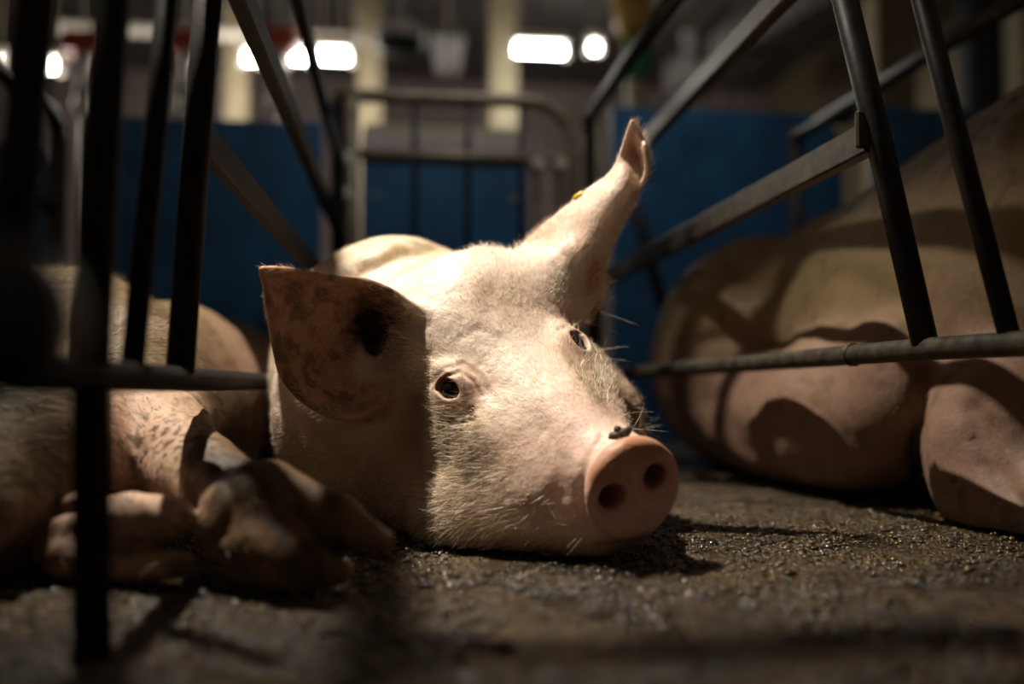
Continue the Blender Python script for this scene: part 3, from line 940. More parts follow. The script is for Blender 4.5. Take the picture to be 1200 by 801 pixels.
ear_near = sheet([
    [(496, 384, 1.315), (476, 394, 1.355), (458, 410, 1.37), (456, 432, 1.355), (462, 455, 1.315)],
    [(480, 358, 1.280), (448, 372, 1.335), (428, 400, 1.350), (424, 440, 1.325), (436, 480, 1.275)],
    [(432, 331, 1.255), (408, 358, 1.290), (394, 400, 1.300), (388, 450, 1.280), (402, 488, 1.245)],
    [(378, 325, 1.235), (364, 350, 1.250), (352, 388, 1.258), (350, 432, 1.248), (360, 468, 1.230)],
    [(338, 317, 1.215), (332, 336, 1.222), (326, 362, 1.225), (325, 394, 1.222), (331, 432, 1.212)],
    [(308, 316, 1.200), (309, 322, 1.202), (311, 331, 1.204), (314, 346, 1.204), (318, 368, 1.202)]],
    0.0058, 0.0048, 0.0085)
ear_far = sheet([
    [(608, 298, 1.455), (634, 308, 1.420), (662, 325, 1.395), (682, 348, 1.400), (690, 372, 1.430)],
    [(640, 264, 1.435), (664, 276, 1.395), (684, 296, 1.375), (699, 320, 1.388), (700, 342, 1.425)],
    [(680, 229, 1.410), (697, 242, 1.375), (710, 256, 1.365), (717, 273, 1.375), (711, 290, 1.405)],
    [(717, 202, 1.392), (727, 210, 1.367), (735, 221, 1.362), (740, 234, 1.370), (733, 248, 1.392)],
    [(732, 168, 1.372), (739, 175, 1.386), (748, 185, 1.388), (756, 196, 1.376), (757, 206, 1.360)],
    [(741, 142, 1.352), (745, 148, 1.358), (749, 155, 1.358), (753, 163, 1.352), (756, 171, 1.342)]],
    0.0030, 0.0044, 0.0095)

pig_ops = [
    # torso, lying on its breast
    ('u', cone((0.02, 1.66, 0.205), (0.06, 2.30, 0.215), 0.205, 0.225), 0.05),
    ('u', ell((0.07, 2.48, 0.22), (0.23, 0.30, 0.23)), 0.10),
    ('u', ell(P(464, 422, 1.57), (0.176, 0.17, 0.192)), 0.06),           # nape and shoulder hump
    ('u', ell(P(425, 478, 1.43), (0.128, 0.15, 0.165)), 0.05),           # near shoulder and neck
    ('u', ell(P(680, 492, 1.50), (0.066, 0.09, 0.12)), 0.06),            # far shoulder
    ('u', ell(P(728, 506, 1.47), (0.034, 0.05, 0.07)), 0.04),
    ('u', cone(H(-0.13, 0.0, -0.07), P(490, 450, 1.60), 0.115, 0.16), 0.05),
    # skull and face
    ('u', he(-0.128, 0.0, -0.012, 0.108, 0.112, 0.106), 0.05),
    ('u', cone(H(-0.10, -0.032, 0.010), H(0.07, -0.026, -0.060), 0.068, 0.058), 0.04),      # slope of the forehead
    ('u', cone(H(-0.10, 0.032, 0.012), H(0.07, 0.026, -0.060), 0.068, 0.058), 0.04),
    ('u', he(-0.150, 0.045, 0.045, 0.070, 0.085, 0.060), 0.05),          # poll
    ('u', cone(H(-0.03, 0, -0.085), H(0.13, -0.003, -0.064), 0.083, 0.058), 0.05),
    ('u', he(0.03, 0.0, -0.060, 0.13, 0.078, 0.062), 0.05),              # broad bridge of the nose
    ('u', cone(H(0.10, -0.003, -0.062), H(0.215, -0.008, -0.058), 0.056, 0.051), 0.02),
    ('u', cone(H(-0.08, 0, -0.155), H(0.19, -0.006, -0.100), 0.075, 0.036), 0.04),
    ('u', he(-0.035, -0.070, -0.105, 0.115, 0.050, 0.085), 0.04),
    ('u', he(-0.035, 0.066, -0.105, 0.115, 0.050, 0.085), 0.04),
    ('u', he(-0.005, -0.090, -0.160, 0.070, 0.050, 0.075), 0.04),         # near jowl
    ('u', he(-0.025, -0.080, -0.004, 0.040, 0.028, 0.024), 0.03),        # brows
    ('u', he(-0.025, 0.078, 0.000, 0.040, 0.028, 0.024), 0.03),
    ('u', cone(H(0.03, -0.072, -0.050), H(0.10, -0.046, -0.062), 0.026, 0.022), 0.03),
    ('u', cone(H(0.03, 0.068, -0.046), H(0.10, 0.042, -0.058), 0.026, 0.022), 0.03),
    ('u', he(0.050, -0.060, -0.070, 0.085, 0.036, 0.050), 0.04),         # cheek below the eye
    ('u', he(0.010, 0.074, -0.050, 0.075, 0.036, 0.050), 0.04),
    ('u', ell(P(552, 512, 1.262), (0.050, 0.045, 0.050)), 0.04),
    ('u', ell(P(600, 535, 1.225), (0.055, 0.045, 0.055)), 0.04),
    # ears with the mound each one grows from
    ('u', he(-0.120, -0.098, 0.020, 0.050, 0.030, 0.045), 0.04),
    ('u', he(-0.105, 0.112, 0.030, 0.050, 0.034, 0.045), 0.04),
    ('u', cone(H(-0.10, 0.095, 0.015), P(668, 305, 1.392), 0.050, 0.026), 0.04),
    ('u', cone(H(-0.07, 0.095, 0.005), P(684, 345, 1.40), 0.035, 0.020), 0.04),
    ('u', ear_near, 0.022),
    ('u', ear_far, 0.028),
    ('s', ell(P(446, 398, 1.325), (0.022, 0.030, 0.026)), 0.02),         # ear hollow
    # chin and jaw resting on the floor
    ('u', cone(P(545, 600, 1.25), P(690, 628, 1.16), 0.055, 0.038), 0.04),
    ('u', cone(P(500, 585, 1.345), P(570, 592, 1.26), 0.055, 0.058), 0.05),
    ('u', ell(P(640, 578, 1.185), (0.055, 0.05, 0.052)), 0.04),
    # snout disc
    ('u', disc(DISC_C, DISC_N, 0.0590, 0.0150, 0.013), 0.010),
    ('u', cone(DISC_C - DU * 0.046 + DISC_N * -0.02, DISC_C - DU * 0.060 - DISC_N * 0.05, 0.024, 0.030), 0.02),   # lower lip
]
for s in (-1, 1):
    t_ = np.linspace(-0.06, 0.06, 481)                                      # seat the eye just under the skin
    ray = EYE[s] - CAM; ray /= np.linalg.norm(ray)
    line = (EYE[s][None, :] + ray[None, :] * t_[:, None]).astype(np.float32)
    dv_ = run_ops(pig_ops, line)
    hit = np.nonzero(dv_ < (-0.0125 if s < 0 else -0.0110))[0]
    if len(hit): EYE[s] = line[hit[0]].astype(float)
for s in (-1, 1):
    e, o_ = EYE[s], EYE_OUT[s]
    ax_ = HF - o_ * (HF @ o_); ax_ /= np.linalg.norm(ax_); ay_ = np.cross(o_, ax_)
    pig_ops += [('u', ell(e, (0.0240, 0.0214, 0.0212), np.stack([ax_, ay_, o_])), 0.030),
                *([('u', ell(e - o_ * 0.004 + HU * 0.0215 - HF * 0.006, (0.026, 0.009, 0.012), np.stack([ax_, ay_, o_])), 0.016)] if s < 0 else []),
                ('s', ell(e + o_ * 0.0190, (0.0178, 0.0118 if s < 0 else 0.0130, 0.0155), np.stack([ax_, ay_, o_])), 0.004),
                ('s', ell(e, (0.0184, 0.0184, 0.0184)), 0.002)]
for s in (-1, 1):                                                           # nostrils
    c_ = DISC_C + DL * s * 0.0275 + DU * 0.003 + DISC_N * 0.012
    pig_ops.append(('s', ell(c_ + DISC_N * 0.004, (0.023, 0.025, 0.013), np.stack([DL, DU, DISC_N])), 0.014))
    pig_ops.append(('s', cone(c_ + DISC_N * 0.012, c_ - DISC_N * 0.030 + DL * s * 0.006, 0.0135, 0.010), 0.010))

ec = np.array([EYE[-1], EYE[1]])
V, F = polygonise(pig_ops,
                  np.concatenate([axis_with(-0.30, 0.40, 0.0029, ec[:, 0]), np.arange(0.404, 0.60, 0.008)]),
                  np.concatenate([axis_with(0.98, 1.50, 0.0029, ec[:, 1]), np.arange(1.504, 1.70, 0.004), np.arange(1.71, 2.85, 0.010)]),
                  axis_with(-0.012, 0.56, 0.0029, ec[:, 2]))
V = relax(V, F, 2, 0.4)

# creases and wrinkles, pressed into the skin that faces the aisle
def crease(V, N, line, width, depth, dmin=0.9, dmax=1.75):
    px, py, d = proj(V)
    w_ = np.exp(-(seg_dist(px, py, line) / width) ** 2) * np.clip((N * (CAM - V)).sum(1) / np.linalg.norm(CAM - V, axis=1) * 2 + 0.15, 0, 1)
    return V - N * (depth * w_ * ((d > dmin) & (d < dmax)))[:, None]
N = normals(V, F)
for line, wd, dp in (
        ([(372, 345), (420, 318), (470, 296), (530, 284), (600, 282)], 9, 0.013),        # nape crease
        ([(487, 470), (492, 520), (494, 570), (499, 625)], 7, 0.020),
        ([(478, 480), (482, 540), (486, 600)], 14, 0.004),
        ([(428, 338), (452, 340), (476, 360)], 6, -0.002),
        ([(512, 455), (522, 441), (540, 434), (556, 446), (564, 462)], 3.2, 0.0032),
        ([(505, 448), (520, 431), (543, 425), (562, 438), (574, 460)], 3.2, 0.0028),
        ([(523, 482), (540, 486), (553, 481)], 3.2, 0.0032),
        ([(520, 492), (538, 497), (556, 490)], 3.2, 0.0026),
        ([(552, 480), (553, 492)], 2.5, 0.003),
        ([(655, 385), (665, 381), (680, 389)], 3.0, 0.0035),
        ([(672, 428), (690, 442), (712, 470)], 3.5, 0.0025),
        ([(705, 512), (690, 535), (681, 570)], 4.5, 0.003),
        ([(640, 505), (655, 540), (660, 580)], 9, 0.002),
        ([(560, 300), (575, 330), (580, 360)], 10, 0.0015),
        ([(540, 395), (560, 385), (585, 395)], 6, 0.0012),
        ([(330, 470), (385, 520), (440, 560)], 12, 0.003),
        ([(360, 500), (420, 560)], 10, 0.003),
        ([(700, 640), (730, 640), (765, 628), (780, 610)], 4, 0.006)):
    V = crease(V, N, line, wd, dp, 1.38 if line[0] == (372, 345) else 0.9)
calm = np.clip((np.minimum(np.linalg.norm(V - EYE[-1], axis=1), np.linalg.norm(V - EYE[1], axis=1)) - 0.021) / 0.02, 0, 1)
V = V + N * (((fbm(V, 55, 3, 31) - 0.5) * 0.0022 + (fbm(V, 16, 2, 41) - 0.5) * 0.004) * calm)[:, None]
V = relax(V, F, 1, 0.3)
N = normals(V, F)
px, py, dd = proj(V)
facing = (N * (CAM - V)).sum(1) > 0

# skin colour: pale cream pink, with mud, stains and browner folds
g1, g2, g3 = fbm(V, 14, 4, 51), fbm(V, 60, 3, 61), fbm(V, 150, 2, 71)
C = np.tile(np.array([0.80, 0.65, 0.54]), (len(V), 1))
C = mixc(C, (0.78, 0.52, 0.43), (g1 - 0.42) * 2.0)
C = mixc(C, (0.55, 0.43, 0.24), np.clip((V[:, 1] - 1.47) / 0.10, 0, 1) * (V[:, 2] > 0.25) * np.clip((g1 - 0.33) * 4, 0, 0.8))   # dusty nape
front = facing & (dd < 1.45)
fr = front * 1.0
nearish = np.exp(-((seg_dist(px, py, [(360, 300), (440, 278), (520, 280)])) / 22) ** 2) * (dd > 1.42)
C = mixc(C, (0.40, 0.31, 0.12), nearish * np.clip(g2 * 2 - 0.5, 0, 0.8))
C = mixc(C, (0.30, 0.22, 0.11), np.exp(-(seg_dist(px, py, [(400, 330), (430, 308), (480, 290), (540, 283)]) / 10) ** 2) * 0.95 * np.clip(g2 * 2.4 - 0.2, 0, 1))  # darker brown along the nape crease
dirt = np.zeros(len(V))
for (x, y, rx, ry, an, k) in ((540, 502, 22, 28, 0, 1.25), (528, 520, 18, 40, 10, 0.75), (560, 545, 60, 40, 20, 0.55), (585, 350, 40, 26, 25, 0.5),
                             (690, 438, 13, 38, -40, 1.6), (672, 395, 14, 20, -10, 0.8), (705, 470, 10, 30, -30, 0.8), (518, 455, 14, 30, 0, 0.8),
                             (545, 430, 40, 10, -10, 0.5), (600, 470, 40, 22, 20, 0.35), (640, 560, 50, 40, 0, 0.35), (520, 590, 60, 30, 0, 0.4)):
    dirt += k * blob(px, py, x, y, rx, ry, an)
C = mixc(C, (0.36, 0.24, 0.11), fr * np.clip(dirt, 0, 1) * np.clip((g2 - 0.22) * 3.2, 0, 0.9))
C = mixc(C, (0.10, 0.065, 0.035), fr * np.clip(dirt - 0.32, 0, 1) * np.clip((g3 - 0.40) * 6, 0, 0.9))
C = mixc(C, (0.06, 0.035, 0.02), fr * np.exp(-(seg_dist(px, py, [(551, 476), (552, 486)]) / 2.2) ** 2) * 0.9)
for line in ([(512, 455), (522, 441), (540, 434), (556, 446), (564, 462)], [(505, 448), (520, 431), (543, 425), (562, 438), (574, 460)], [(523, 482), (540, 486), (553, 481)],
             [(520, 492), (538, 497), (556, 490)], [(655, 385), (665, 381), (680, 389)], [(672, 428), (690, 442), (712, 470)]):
    C = mixc(C, (0.30, 0.16, 0.10), fr * np.exp(-(seg_dist(px, py, line) / 2.6) ** 2) * 0.6 * np.clip(g2 * 2, 0.3, 1))  # folds around the eyes drawn browner
C = mixc(C, (0.62, 0.36, 0.28), fr * np.clip(blob(px, py, 540, 455, 34, 26, 10) * 0.7, 0, 0.6))
C = mixc(C, (0.60, 0.36, 0.28), fr * np.clip(blob(px, py, 674, 408, 16, 30, -20) * 0.7, 0, 0.6))
# bare pink snout and disc
snout = np.clip((((V - HO) @ HF) - 0.10) / 0.09, 0, 1) * ((V - HO) @ HU > -0.16)
C = mixc(C, (0.82, 0.54, 0.45), snout * 0.6)
ddsc = np.abs((V - DISC_C) @ DISC_N - 0.006); rdsc = np.linalg.norm(V - DISC_C, axis=1)
on_disc = np.clip((0.066 - rdsc) / 0.008, 0, 1) * np.clip(1 - (ddsc - 0.008) / 0.01, 0, 1)
C = mixc(C, (0.72, 0.40, 0.35), on_disc * 0.9)
C = mixc(C, (0.50, 0.22, 0.10), on_disc * np.clip((((V - DISC_C) @ DU) - 0.016) / 0.02, 0, 1) * (0.4 + 0.8 * g2))
C = mixc(C, (0.68, 0.42, 0.38), on_disc * np.clip((-((V - DISC_C) @ DU) - 0.012) / 0.02, 0, 1) * 0.7)
for s in (-1, 1):
    c_ = DISC_C + DL * s * 0.0275 + DU * 0.003
    C = mixc(C, (0.22, 0.07, 0.06), np.clip((0.0185 - np.linalg.norm((V - c_) - DISC_N * ((V - c_) @ DISC_N)[:, None], axis=1)) / 0.005, 0, 1) * (rdsc < 0.075) * 0.9)
# lids: pink rims
for s in (-1, 1):
    re = np.linalg.norm(V - EYE[s], axis=1)
    C = mixc(C, (0.60, 0.30, 0.26), np.clip((0.026 - re) / 0.010, 0, 1) * 0.6)
    C = mixc(C, (0.10, 0.045, 0.04), np.clip((0.0200 - re) / 0.0018, 0, 1) * 0.8)
# ears: reddish brown bare inside, grimy, with shade painted into the hollow
in_near = facing & (px < 482) & (py < 510) & (dd < 1.39)
kdn = kdtree.KDTree(len(ear_near.points))
for i, q in enumerate(ear_near.points): kdn.insert(q, i)
kdn.balance()
ear_m = np.zeros(len(V))
for i in np.nonzero(in_near)[0]:
    ear_m[i] = np.clip((0.026 - kdn.find(V[i])[2]) / 0.010, 0, 1) * np.clip((474 - px[i]) / 14, 0, 1)
C = mixc(C, (0.58, 0.29, 0.17), ear_m * 0.9)
C = mixc(C, (0.13, 0.065, 0.035), ear_m * np.clip((g2 - 0.42) * 3.5, 0, 0.7))
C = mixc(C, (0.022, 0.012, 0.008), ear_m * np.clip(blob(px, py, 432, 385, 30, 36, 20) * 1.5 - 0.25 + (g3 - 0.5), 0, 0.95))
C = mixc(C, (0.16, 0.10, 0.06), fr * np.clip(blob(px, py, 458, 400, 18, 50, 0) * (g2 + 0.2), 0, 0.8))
C = mixc(C, (0.50, 0.20, 0.13), facing * (dd > 1.36) * np.clip(blob(px, py, 695, 325, 9, 22, 10) * 1.3, 0, 0.9))
C = mixc(C, (0.70, 0.40, 0.35), facing * np.clip(blob(px, py, 742, 180, 10, 28, 10), 0, 0.8))
C = mixc(C, (0.70, 0.42, 0.33), facing * np.clip(blob(px, py, 660, 270, 30, 22, -40), 0, 0.5))
# muddy far shoulder; neck redder, browner and patchy towards the bottom
C = mixc(C, (0.22, 0.14, 0.07), facing * (dd > 1.385) * (px > 680) * (py > 350) * np.clip(g2 * 1.8 - 0.1, 0.45, 0.95))
C = mixc(C, (0.66, 0.43, 0.31), facing * np.clip((492 - px) / 20, 0, 1) * np.clip((py - 465) / 40, 0, 1) * 0.75)
C = mixc(C, (0.22, 0.13, 0.07), facing * np.clip((520 - px) / 60, 0, 1) * np.clip((py - 525) / 60, 0, 1) * np.clip((g2 - 0.35) * 2.5, 0, 0.7))
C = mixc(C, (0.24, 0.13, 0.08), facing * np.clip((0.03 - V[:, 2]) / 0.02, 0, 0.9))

pig = empty('pig', (0.05, 1.7, 0.0))
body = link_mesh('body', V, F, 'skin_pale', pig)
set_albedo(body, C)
tag(pig, 'pale pink pig lying in the middle stall, snout on the floor, facing the camera', 'pig', 'pigs lying in their stalls')

# eyes
def eye(s):
    n1_, n2_ = 24, 16
    e, o_ = EYE[s], EYE_OUT[s]
    sx, sy, sz = frame_of(o_)
    VV, FF = [], []
    for i in range(n2_ + 1):
        th = math.pi * i / n2_
        for k in range(n1_):
            a = 2 * math.pi * k / n1_
            rr = 0.0174 + (0.0010 if th < 0.75 else 0) * math.cos(th / 0.75 * math.pi / 2)     # corneal bulge
            VV.append(e + (sx * math.cos(a) * math.sin(th) + sy * math.sin(a) * math.sin(th) + sz * math.cos(th)) * rr)
    for i in range(n2_):
        for k in range(n1_):
            FF.append((i * n1_ + k, (i + 1) * n1_ + k, (i + 1) * n1_ + (k + 1) % n1_, i * n1_ + (k + 1) % n1_))
    VV = [v + o_ * 0.0040 for v in VV]
    ob = link_mesh('eye', VV, FF, 'eye_black', pig)
    ob['label'] = 'dark glossy eye'
for s in (-1, 1): eye(s)

# clod of mud on the upper rim of the snout
def clod(px0, py0, d, sizes, parent):
    VV, FF, o0 = [], [], 0
    bm = bmesh.new(); bmesh.ops.create_icosphere(bm, subdivisions=2, radius=1)
    bv = np.array([v.co[:] for v in bm.verts]); bf = [[v.index for v in f.verts] for f in bm.faces]; bm.free()
    for (ox, oy, sx, sy) in sizes:
        c_ = P(px0 + ox, py0 + oy, d)
        q = bv * (1 + 0.5 * (fbm(bv + ox, 2.2, 2, 5) - 0.5))[:, None]
        VV += list(c_ + np.outer(q[:, 0] * sx, RGT) + np.outer(q[:, 1] * sy, UPV) + np.outer(q[:, 2] * sx * 0.8, FWD))
        FF += [[i + o0 for i in f] for f in bf]; o0 += len(bv)
    o = link_mesh('mud_clod', VV, FF, 'mud', parent)
    o['label'] = 'dark crumb of mud'
clod(722, 513, 1.128, [(0, 0, 0.0100, 0.0085), (9, -6, 0.008, 0.006), (-6, 6, 0.007, 0.006), (2, -9, 0.005, 0.006), (-12, 8, 0.005, 0.004), (14, -9, 0.005, 0.005)], pig)

# yellow tag in the raised ear
VV, FF = tube_geo([P(671, 236, 1.420), P(676, 232, 1.412), P(683, 228, 1.408), P(690, 226, 1.405)], [0.002, 0.006, 0.006, 0.002], 12)
tg = link_mesh('ear_tag', VV, FF, 'tag_yellow', pig); tg['label'] = 'yellow ear tag'

# bristles
rel = V - HO
fcoord = rel @ HF
flow = -HF[None, :] * 1.0 + np.sign(rel @ HL)[:, None] * HL[None, :] * np.clip(np.abs(rel @ HL) / 0.1, 0, 1)[:, None] * 0.6 - HU[None, :] * np.clip(-(rel @ HU) / 0.12, 0, 1.2)[:, None]
# on the ears the bristles run towards the tip
for (ctr, a_, b_) in ((ear_near, P(470, 410, 1.35), P(308, 318, 1.2)), (ear_far, P(655, 320, 1.4), P(742, 142, 1.35))):
    dv = (b_ - a_) / np.linalg.norm(b_ - a_); t_ = (V - a_) @ dv
    on = (np.linalg.norm((V - a_) - np.outer(t_, dv), axis=1) < 0.12) & (t_ > 0.01) & ((px < 470) | (py < 320))
    flow[on] = flow[on] * 0.2 + dv * 1.2
dens = np.where(dd < 1.75, 1.0, 0.0) * (facing | ((N * (CAM - V)).sum(1) > -0.35 * np.linalg.norm(CAM - V, axis=1)))
dens = dens * np.where(fcoord > 0.17, 0.25, 1.0) * (1 - 0.97 * on_disc) * (1 - 0.75 * ear_m) * (V[:, 2] > 0.006)
dens = dens * np.clip(0.5 + g1, 0.5, 1.2) * np.where((px > 690) & (py > 350) & (dd > 1.385), 0.3, 1.0)
for s in (-1, 1): dens = dens * (np.linalg.norm(V - EYE[s], axis=1) > 0.029)
leng = 0.0085 + 0.012 * np.clip(dirt, 0, 1) * fr + 0.006 * np.clip(-(rel @ HU) / 0.12, 0, 1)
leng = np.where(fcoord > 0.14, 0.006, leng)
grow_hair('bristles', V, F, N, dens + 1e-9, leng, flow, 'hair_white', pig, 90000, 0.00014, 0.30, 0.35, 2, 3)
# longer tufts: nape, ear edges, cheek, chin, whiskers, lashes
dl = np.zeros(len(V)); ll = np.where(py < 330, 0.013, 0.020)
dl += 1.6 * np.exp(-(seg_dist(px, py, [(560, 292), (612, 288), (640, 268)]) / 9) ** 2) * (dd > 1.3)
dl += 1.2 * np.exp(-(seg_dist(px, py, [(500, 520), (505, 580), (500, 620)]) / 10) ** 2) * fr
dl += 1.0 * blob(px, py, 505, 455, 20, 30) * fr + 0.9 * blob(px, py, 560, 610, 80, 20) * fr
dl += 1.2 * np.exp(-(seg_dist(px, py, [(742, 143), (758, 175), (756, 205), (735, 248), (712, 290), (700, 350)]) / 7) ** 2)
dl += 0.8 * np.exp(-(seg_dist(px, py, [(470, 370), (475, 420), (460, 450)]) / 14) ** 2) * fr
dl += 1.0 * np.exp(-(seg_dist(px, py, [(308, 316), (345, 316), (400, 330), (440, 333)]) / 4) ** 2) * (dd < 1.32) + 0.8 * np.exp(-(seg_dist(px, py, [(345, 452), (372, 474), (405, 488)]) / 4) ** 2) * (dd < 1.3)
ll = np.where((px < 450) & (py < 495), 0.009, ll)
for s in (-1, 1): dl = dl * (np.linalg.norm(V - EYE[s], axis=1) > 0.034)
grow_hair('tuft', V, F, N, dl * (1 - on_disc) * (dd < 1.6) + 1e-12, ll, flow, 'hair_white', pig, 5200, 0.00017, 0.6, 0.5, 3, 4)
dw = blob(px, py, 745, 500, 26, 22) * (fcoord < 0.205) + 0.8 * blob(px, py, 690, 620, 60, 26) * (fcoord < 0.20) + 0.5 * blob(px, py, 705, 400, 12, 30) + 0.4 * blob(px, py, 690, 372, 10, 14)
fw = np.tile(cam_vec(0.9, 0.15, -0.1), (len(V), 1)); fw[py > 590] = cam_vec(-0.1, -1, -0.2)
grow_hair('whiskers', V, F, N, dw * (1 - on_disc) + 1e-12, np.where(py > 590, 0.022, 0.045), fw, 'hair_white', pig, 90, 0.00022, 0.5, 0.35, 5, 9)

# ------------------------------------------------------------------ the pig on the left, with one foreleg pushed under the rail
left_ops = [
    ('u', ell(P(70, 480, 1.50), (0.20, 0.26, 0.215)), 0.05),
    ('u', ell(P(200, 485, 1.85), (0.170, 0.28, 0.21)), 0.08),
    ('u', ell(P(262, 470, 2.45), (0.170, 0.40, 0.20)), 0.10),
    ('u', cone(P(130, 470, 1.35), P(60, 540, 1.16), 0.13, 0.10), 0.05),          # neck to jowl
    ('u', ell(P(20, 560, 1.10), (0.10, 0.12, 0.13)), 0.04),
    ('u', cone(P(-40, 520, 1.06), P(-60, 600, 0.94), 0.09, 0.06), 0.05),         # snout, out of frame
    ('u', cone(P(205, 492, 1.36), P(184, 512, 1.23), 0.056, 0.060), 0.03),       # forearm
    ('u', cone(P(184, 512, 1.23), P(236, 562, 1.12), 0.060, 0.047), 0.02),
    ('u', cone(P(236, 562, 1.12), P(302, 610, 1.01), 0.047, 0.050), 0.025),
    ('u', cone(P(302, 610, 0.995), P(345, 640, 0.960), 0.048, 0.038), 0.03),
    ('u', cone(P(318, 592, 0.990), P(390, 610, 0.960), 0.040, 0.027), 0.02),     # upper toe
    ('u', cone(P(390, 610, 0.960), P(450, 634, 0.940), 0.026, 0.011), 0.010),
    ('u', cone(P(312, 640, 0.965), P(358, 656, 0.935), 0.042, 0.031), 0.006),     # lower toe
    ('u', cone(P(358, 656, 0.935), P(398, 670, 0.918), 0.031, 0.012), 0.005),
    ('u', cone(P(268, 625, 0.985), P(300, 672, 0.945), 0.022, 0.014), 0.02),     # dew claw
    # second forefoot, folded under
    ('u', cone(P(20, 650, 1.12), P(90, 625, 1.03), 0.045, 0.037), 0.010),
    ('u', cone(P(90, 622, 1.03), P(150, 610, 0.995), 0.036, 0.029), 0.008),
    ('u', cone(P(150, 610, 0.995), P(203, 606, 0.975), 0.028, 0.021), 0.006),
    ('u', cone(P(90, 655, 1.00), P(150, 662, 0.975), 0.030, 0.020), 0.006),
    ('u', cone(P(150, 662, 0.975), P(214, 660, 0.960), 0.020, 0.014), 0.005),
    ('u', cone(P(95, 590, 1.02), P(62, 645, 1.01), 0.014, 0.020), 0.008),
]
V, F = polygonise(left_ops,
                  grid_axis([(-0.80, -0.48, 0.007), (-0.48, -0.02, 0.0040), (-0.02, 0.10, 0.008)]),
                  grid_axis([(0.84, 1.20, 0.0040), (1.20, 2.95, 0.009)]),
                  grid_axis([(-0.012, 0.24, 0.0040), (0.24, 0.50, 0.006)]))
V = relax(V, F, 2, 0.4)
N = normals(V, F)
for line, wd, dp in (([(262, 545), (272, 590), (262, 625)], 8, 0.003),
                     ([(350, 598), (378, 628), (412, 656)], 4, 0.008), ([(250, 555), (300, 545)], 8, 0.003),
                     ([(60, 600), (100, 590), (130, 570)], 7, 0.008), ([(132, 640), (180, 638), (225, 640)], 5, 0.006),
                     ([(335, 570), (350, 600)], 8, 0.003)):
    V = crease(V, N, line, wd, dp, 0.8, 1.5)
V = V + N * ((fbm(V, 40, 3, 31) - 0.5) * 0.004 + (fbm(V, 14, 2, 41) - 0.5) * 0.010)[:, None]
N = normals(V, F)
px, py, dd = proj(V)
facing = (N * (CAM - V)).sum(1) > 0
g1, g2, g3 = fbm(V, 10, 4, 81), fbm(V, 45, 3, 91), fbm(V, 140, 2, 95)
C = np.tile(np.array([0.30, 0.20, 0.115]), (len(V), 1))
C = mixc(C, (0.21, 0.15, 0.06), np.clip((g1 - 0.35) * 3, 0, 0.9))
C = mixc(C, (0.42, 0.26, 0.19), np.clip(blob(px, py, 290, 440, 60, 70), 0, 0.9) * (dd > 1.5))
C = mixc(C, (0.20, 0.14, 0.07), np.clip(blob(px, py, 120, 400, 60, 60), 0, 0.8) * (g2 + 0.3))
C = mixc(C, (0.08, 0.05, 0.026), (px < 140) * (py > 440) * np.clip(g2 * 1.6, 0, 0.9))  # unlit jowl painted darker
leg = (dd < 1.33) & (px > 130) & (py > 455) & ((px > 235) | (py < 575 + (px - 138) * 0.55))
C = mixc(C, (0.62, 0.40, 0.29), leg * 0.9 * np.clip(1.15 - (px - 150) / 130, 0, 1))
C = mixc(C, (0.13, 0.068, 0.028), leg * np.clip((px - 225) / 35, 0, 1) * np.clip(0.55 + g1, 0, 0.95))  # shade over wrist and hoof painted in brown, along with mud
C = mixc(C, (0.03, 0.018, 0.009), leg * (px > 215) * np.clip((g2 - 0.47) * 4, 0, 0.75))
C = mixc(C, (0.06, 0.04, 0.02), leg * np.clip((g3 - 0.56) * 7, 0, 0.9) * np.clip(blob(px, py, 190, 520, 60, 45) * 1.2, 0, 1))
C = mixc(C, (0.030, 0.022, 0.012), leg * np.clip(blob(px, py, 268, 552, 26, 17, 15) * 1.7, 0, 0.93))  # shadow across the wrist painted into the skin
C = mixc(C, (0.24, 0.15, 0.085), leg * np.clip((px - 395) / 20, 0, 1) * 0.8)
foot2 = (dd < 1.12) & (px < 235) & (py > 572) & ~leg
C = mixc(C, (0.38, 0.24, 0.17), foot2 * 0.9)
C = mixc(C, (0.46, 0.30, 0.20), foot2 * np.clip((px - 140) / 20, 0, 1))
C = mixc(C, (0.06, 0.04, 0.025), foot2 * np.clip((g2 - 0.48) * 4, 0, 0.8))
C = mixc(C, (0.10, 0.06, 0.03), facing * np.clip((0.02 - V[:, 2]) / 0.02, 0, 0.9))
pig_l = empty('pig', (-0.45, 1.8, 0.0))
C = C * np.where(leg, 1.0, 0.72)[:, None]  # body dimmed in its colour, only the lit foreleg stays bright
ob = link_mesh('body', V, F, 'skin_shaded', pig_l)
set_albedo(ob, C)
tag(pig_l, 'muddy pig on the left, shade painted into its colour, with a foreleg and hoof pushed under the rail', 'pig', 'pigs lying in their stalls')
flow = np.tile(np.array([0.15, 0.8, -0.7]), (len(V), 1))
lg = leg[:, None] * 1.0
flow = flow * (1 - lg) + lg * (P(400, 640, 0.95) - P(190, 510, 1.15))[None, :] * 4
dens = facing * (dd < 1.75) * (~leg * 1.0 + leg * np.clip((330 - px) / 60, 0, 0.5)) * (1 - 0.85 * foot2)
grow_hair('bristles', V, F, N, dens + 1e-9, np.where(leg, 0.009, 0.022), flow, 'hair_dimmed', pig_l, 20000, 0.00024, 0.25, 0.3, 2, 13)

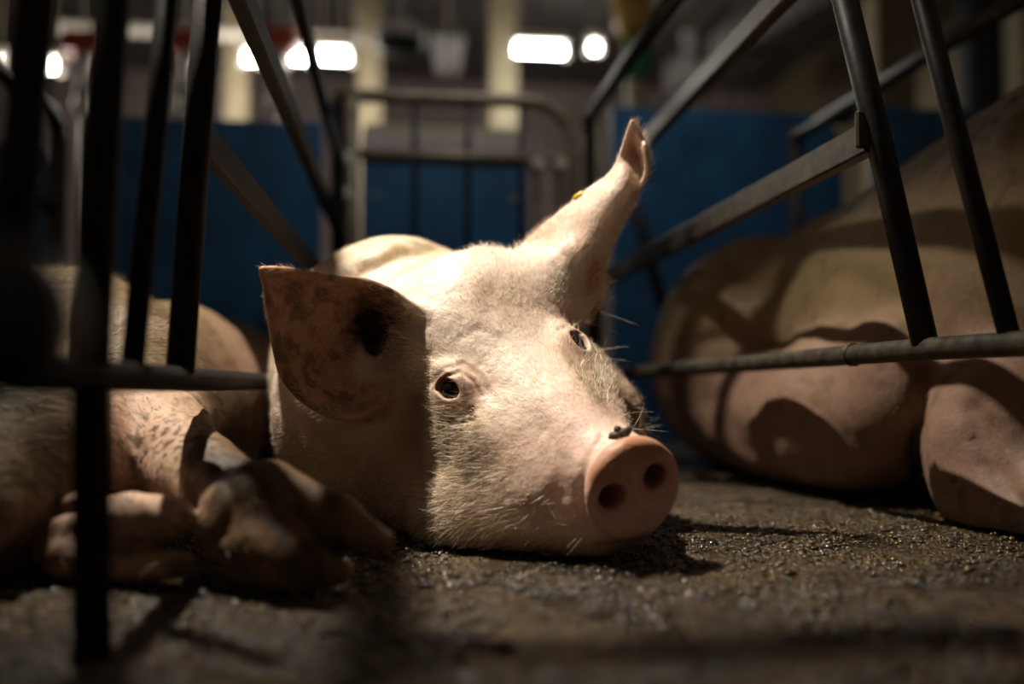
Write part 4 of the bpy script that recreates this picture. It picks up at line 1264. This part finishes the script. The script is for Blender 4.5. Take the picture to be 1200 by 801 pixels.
# ------------------------------------------------------------------ the pig on the right, lying on its side
right_ops = [
    ('u', cone((1.20, 1.38, 0.375), (1.03, 1.98, 0.30), 0.37, 0.275), 0.06),
    ('u', ell((0.885, 2.26, 0.26), (0.265, 0.32, 0.285)), 0.05),                # far end of the body
    ('u', ell((0.80, 1.95, 0.13), (0.13, 0.28, 0.14)), 0.06),                   # belly swell by the rail
    ('u', ell((0.76, 2.10, 0.33), (0.06, 0.13, 0.06)), 0.06),
    ('u', ell(P(1185, 520, 1.43), (0.120, 0.13, 0.165)), 0.025),                # near haunch
    ('u', cone(P(1200, 590, 1.36), P(1330, 650, 1.15), 0.085, 0.06), 0.04),
    ('u', cone(P(1180, 430, 1.55), P(1240, 300, 1.6), 0.13, 0.16), 0.06),
    ('u', ell(P(990, 480, 1.78), (0.14, 0.22, 0.15)), 0.05),
    ('u', ell(P(1040, 440, 1.60), (0.06, 0.10, 0.10)), 0.04),
]
V, F = polygonise(right_ops,
                  grid_axis([(0.48, 1.10, 0.006), (1.10, 1.60, 0.012)]),
                  grid_axis([(0.95, 1.80, 0.006), (1.80, 2.70, 0.010)]),
                  grid_axis([(-0.012, 0.70, 0.006)]))
V = relax(V, F, 3, 0.5)
N = normals(V, F)
for line, wd, dp in (([(1078, 430), (1074, 480), (1076, 540), (1084, 600)], 8, 0.020), ([(945, 285), (925, 320), (890, 350)], 10, 0.016),
                     ([(850, 300), (880, 330), (870, 380)], 12, 0.010), ([(820, 400), (870, 390), (920, 400)], 10, 0.012),
                     ([(1140, 480), (1160, 540), (1190, 590)], 16, 0.010), ([(830, 470), (870, 520), (900, 555)], 14, 0.008),
                     ([(1000, 330), (1060, 360), (1110, 420)], 22, 0.008)):
    V = crease(V, N, line, wd, dp, 1.0, 3.0)
V = V + N * ((fbm(V, 30, 3, 31) - 0.5) * 0.005 + (fbm(V, 9, 2, 44) - 0.5) * 0.016)[:, None]
N = normals(V, F)
px, py, dd = proj(V)
facing = (N * (CAM - V)).sum(1) > 0
g1, g2, g3 = fbm(V, 8, 4, 85), fbm(V, 40, 3, 93), fbm(V, 120, 2, 97)
C = np.tile(np.array([0.36, 0.215, 0.155]), (len(V), 1))
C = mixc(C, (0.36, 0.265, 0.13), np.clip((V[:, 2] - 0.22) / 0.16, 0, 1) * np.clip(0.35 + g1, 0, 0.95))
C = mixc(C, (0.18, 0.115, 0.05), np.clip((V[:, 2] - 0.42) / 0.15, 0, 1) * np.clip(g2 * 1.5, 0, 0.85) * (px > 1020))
C = mixc(C, (0.16, 0.10, 0.05), np.clip((g2 - 0.60) * 4, 0, 0.5))
for x, y in ((1072, 172), (995, 245), (1036, 238), (1140, 512), (1188, 118), (1166, 142), (1118, 562), (1052, 256)):
    C = mixc(C, (0.03, 0.02, 0.012), facing * np.clip(blob(px, py, x, y, 3.5, 2.6, -30) * 2, 0, 1))
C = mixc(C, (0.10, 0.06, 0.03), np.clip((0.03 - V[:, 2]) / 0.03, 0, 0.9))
pig_r = empty('pig', (1.0, 1.8, 0.0))
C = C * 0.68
ob = link_mesh('body', V, F, 'skin_shaded', pig_r)
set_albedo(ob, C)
tag(pig_r, 'large pig lying on its side behind the right divider', 'pig', 'pigs lying in their stalls')
flow = np.tile(np.array([0.2, 0.7, -0.5]), (len(V), 1))
grow_hair('bristles', V, F, N, facing * (dd < 2.3) + 1e-9, np.full(len(V), 0.011), flow, 'hair_straw', pig_r, 20000, 0.00016, 0.08, 0.25, 2, 23)
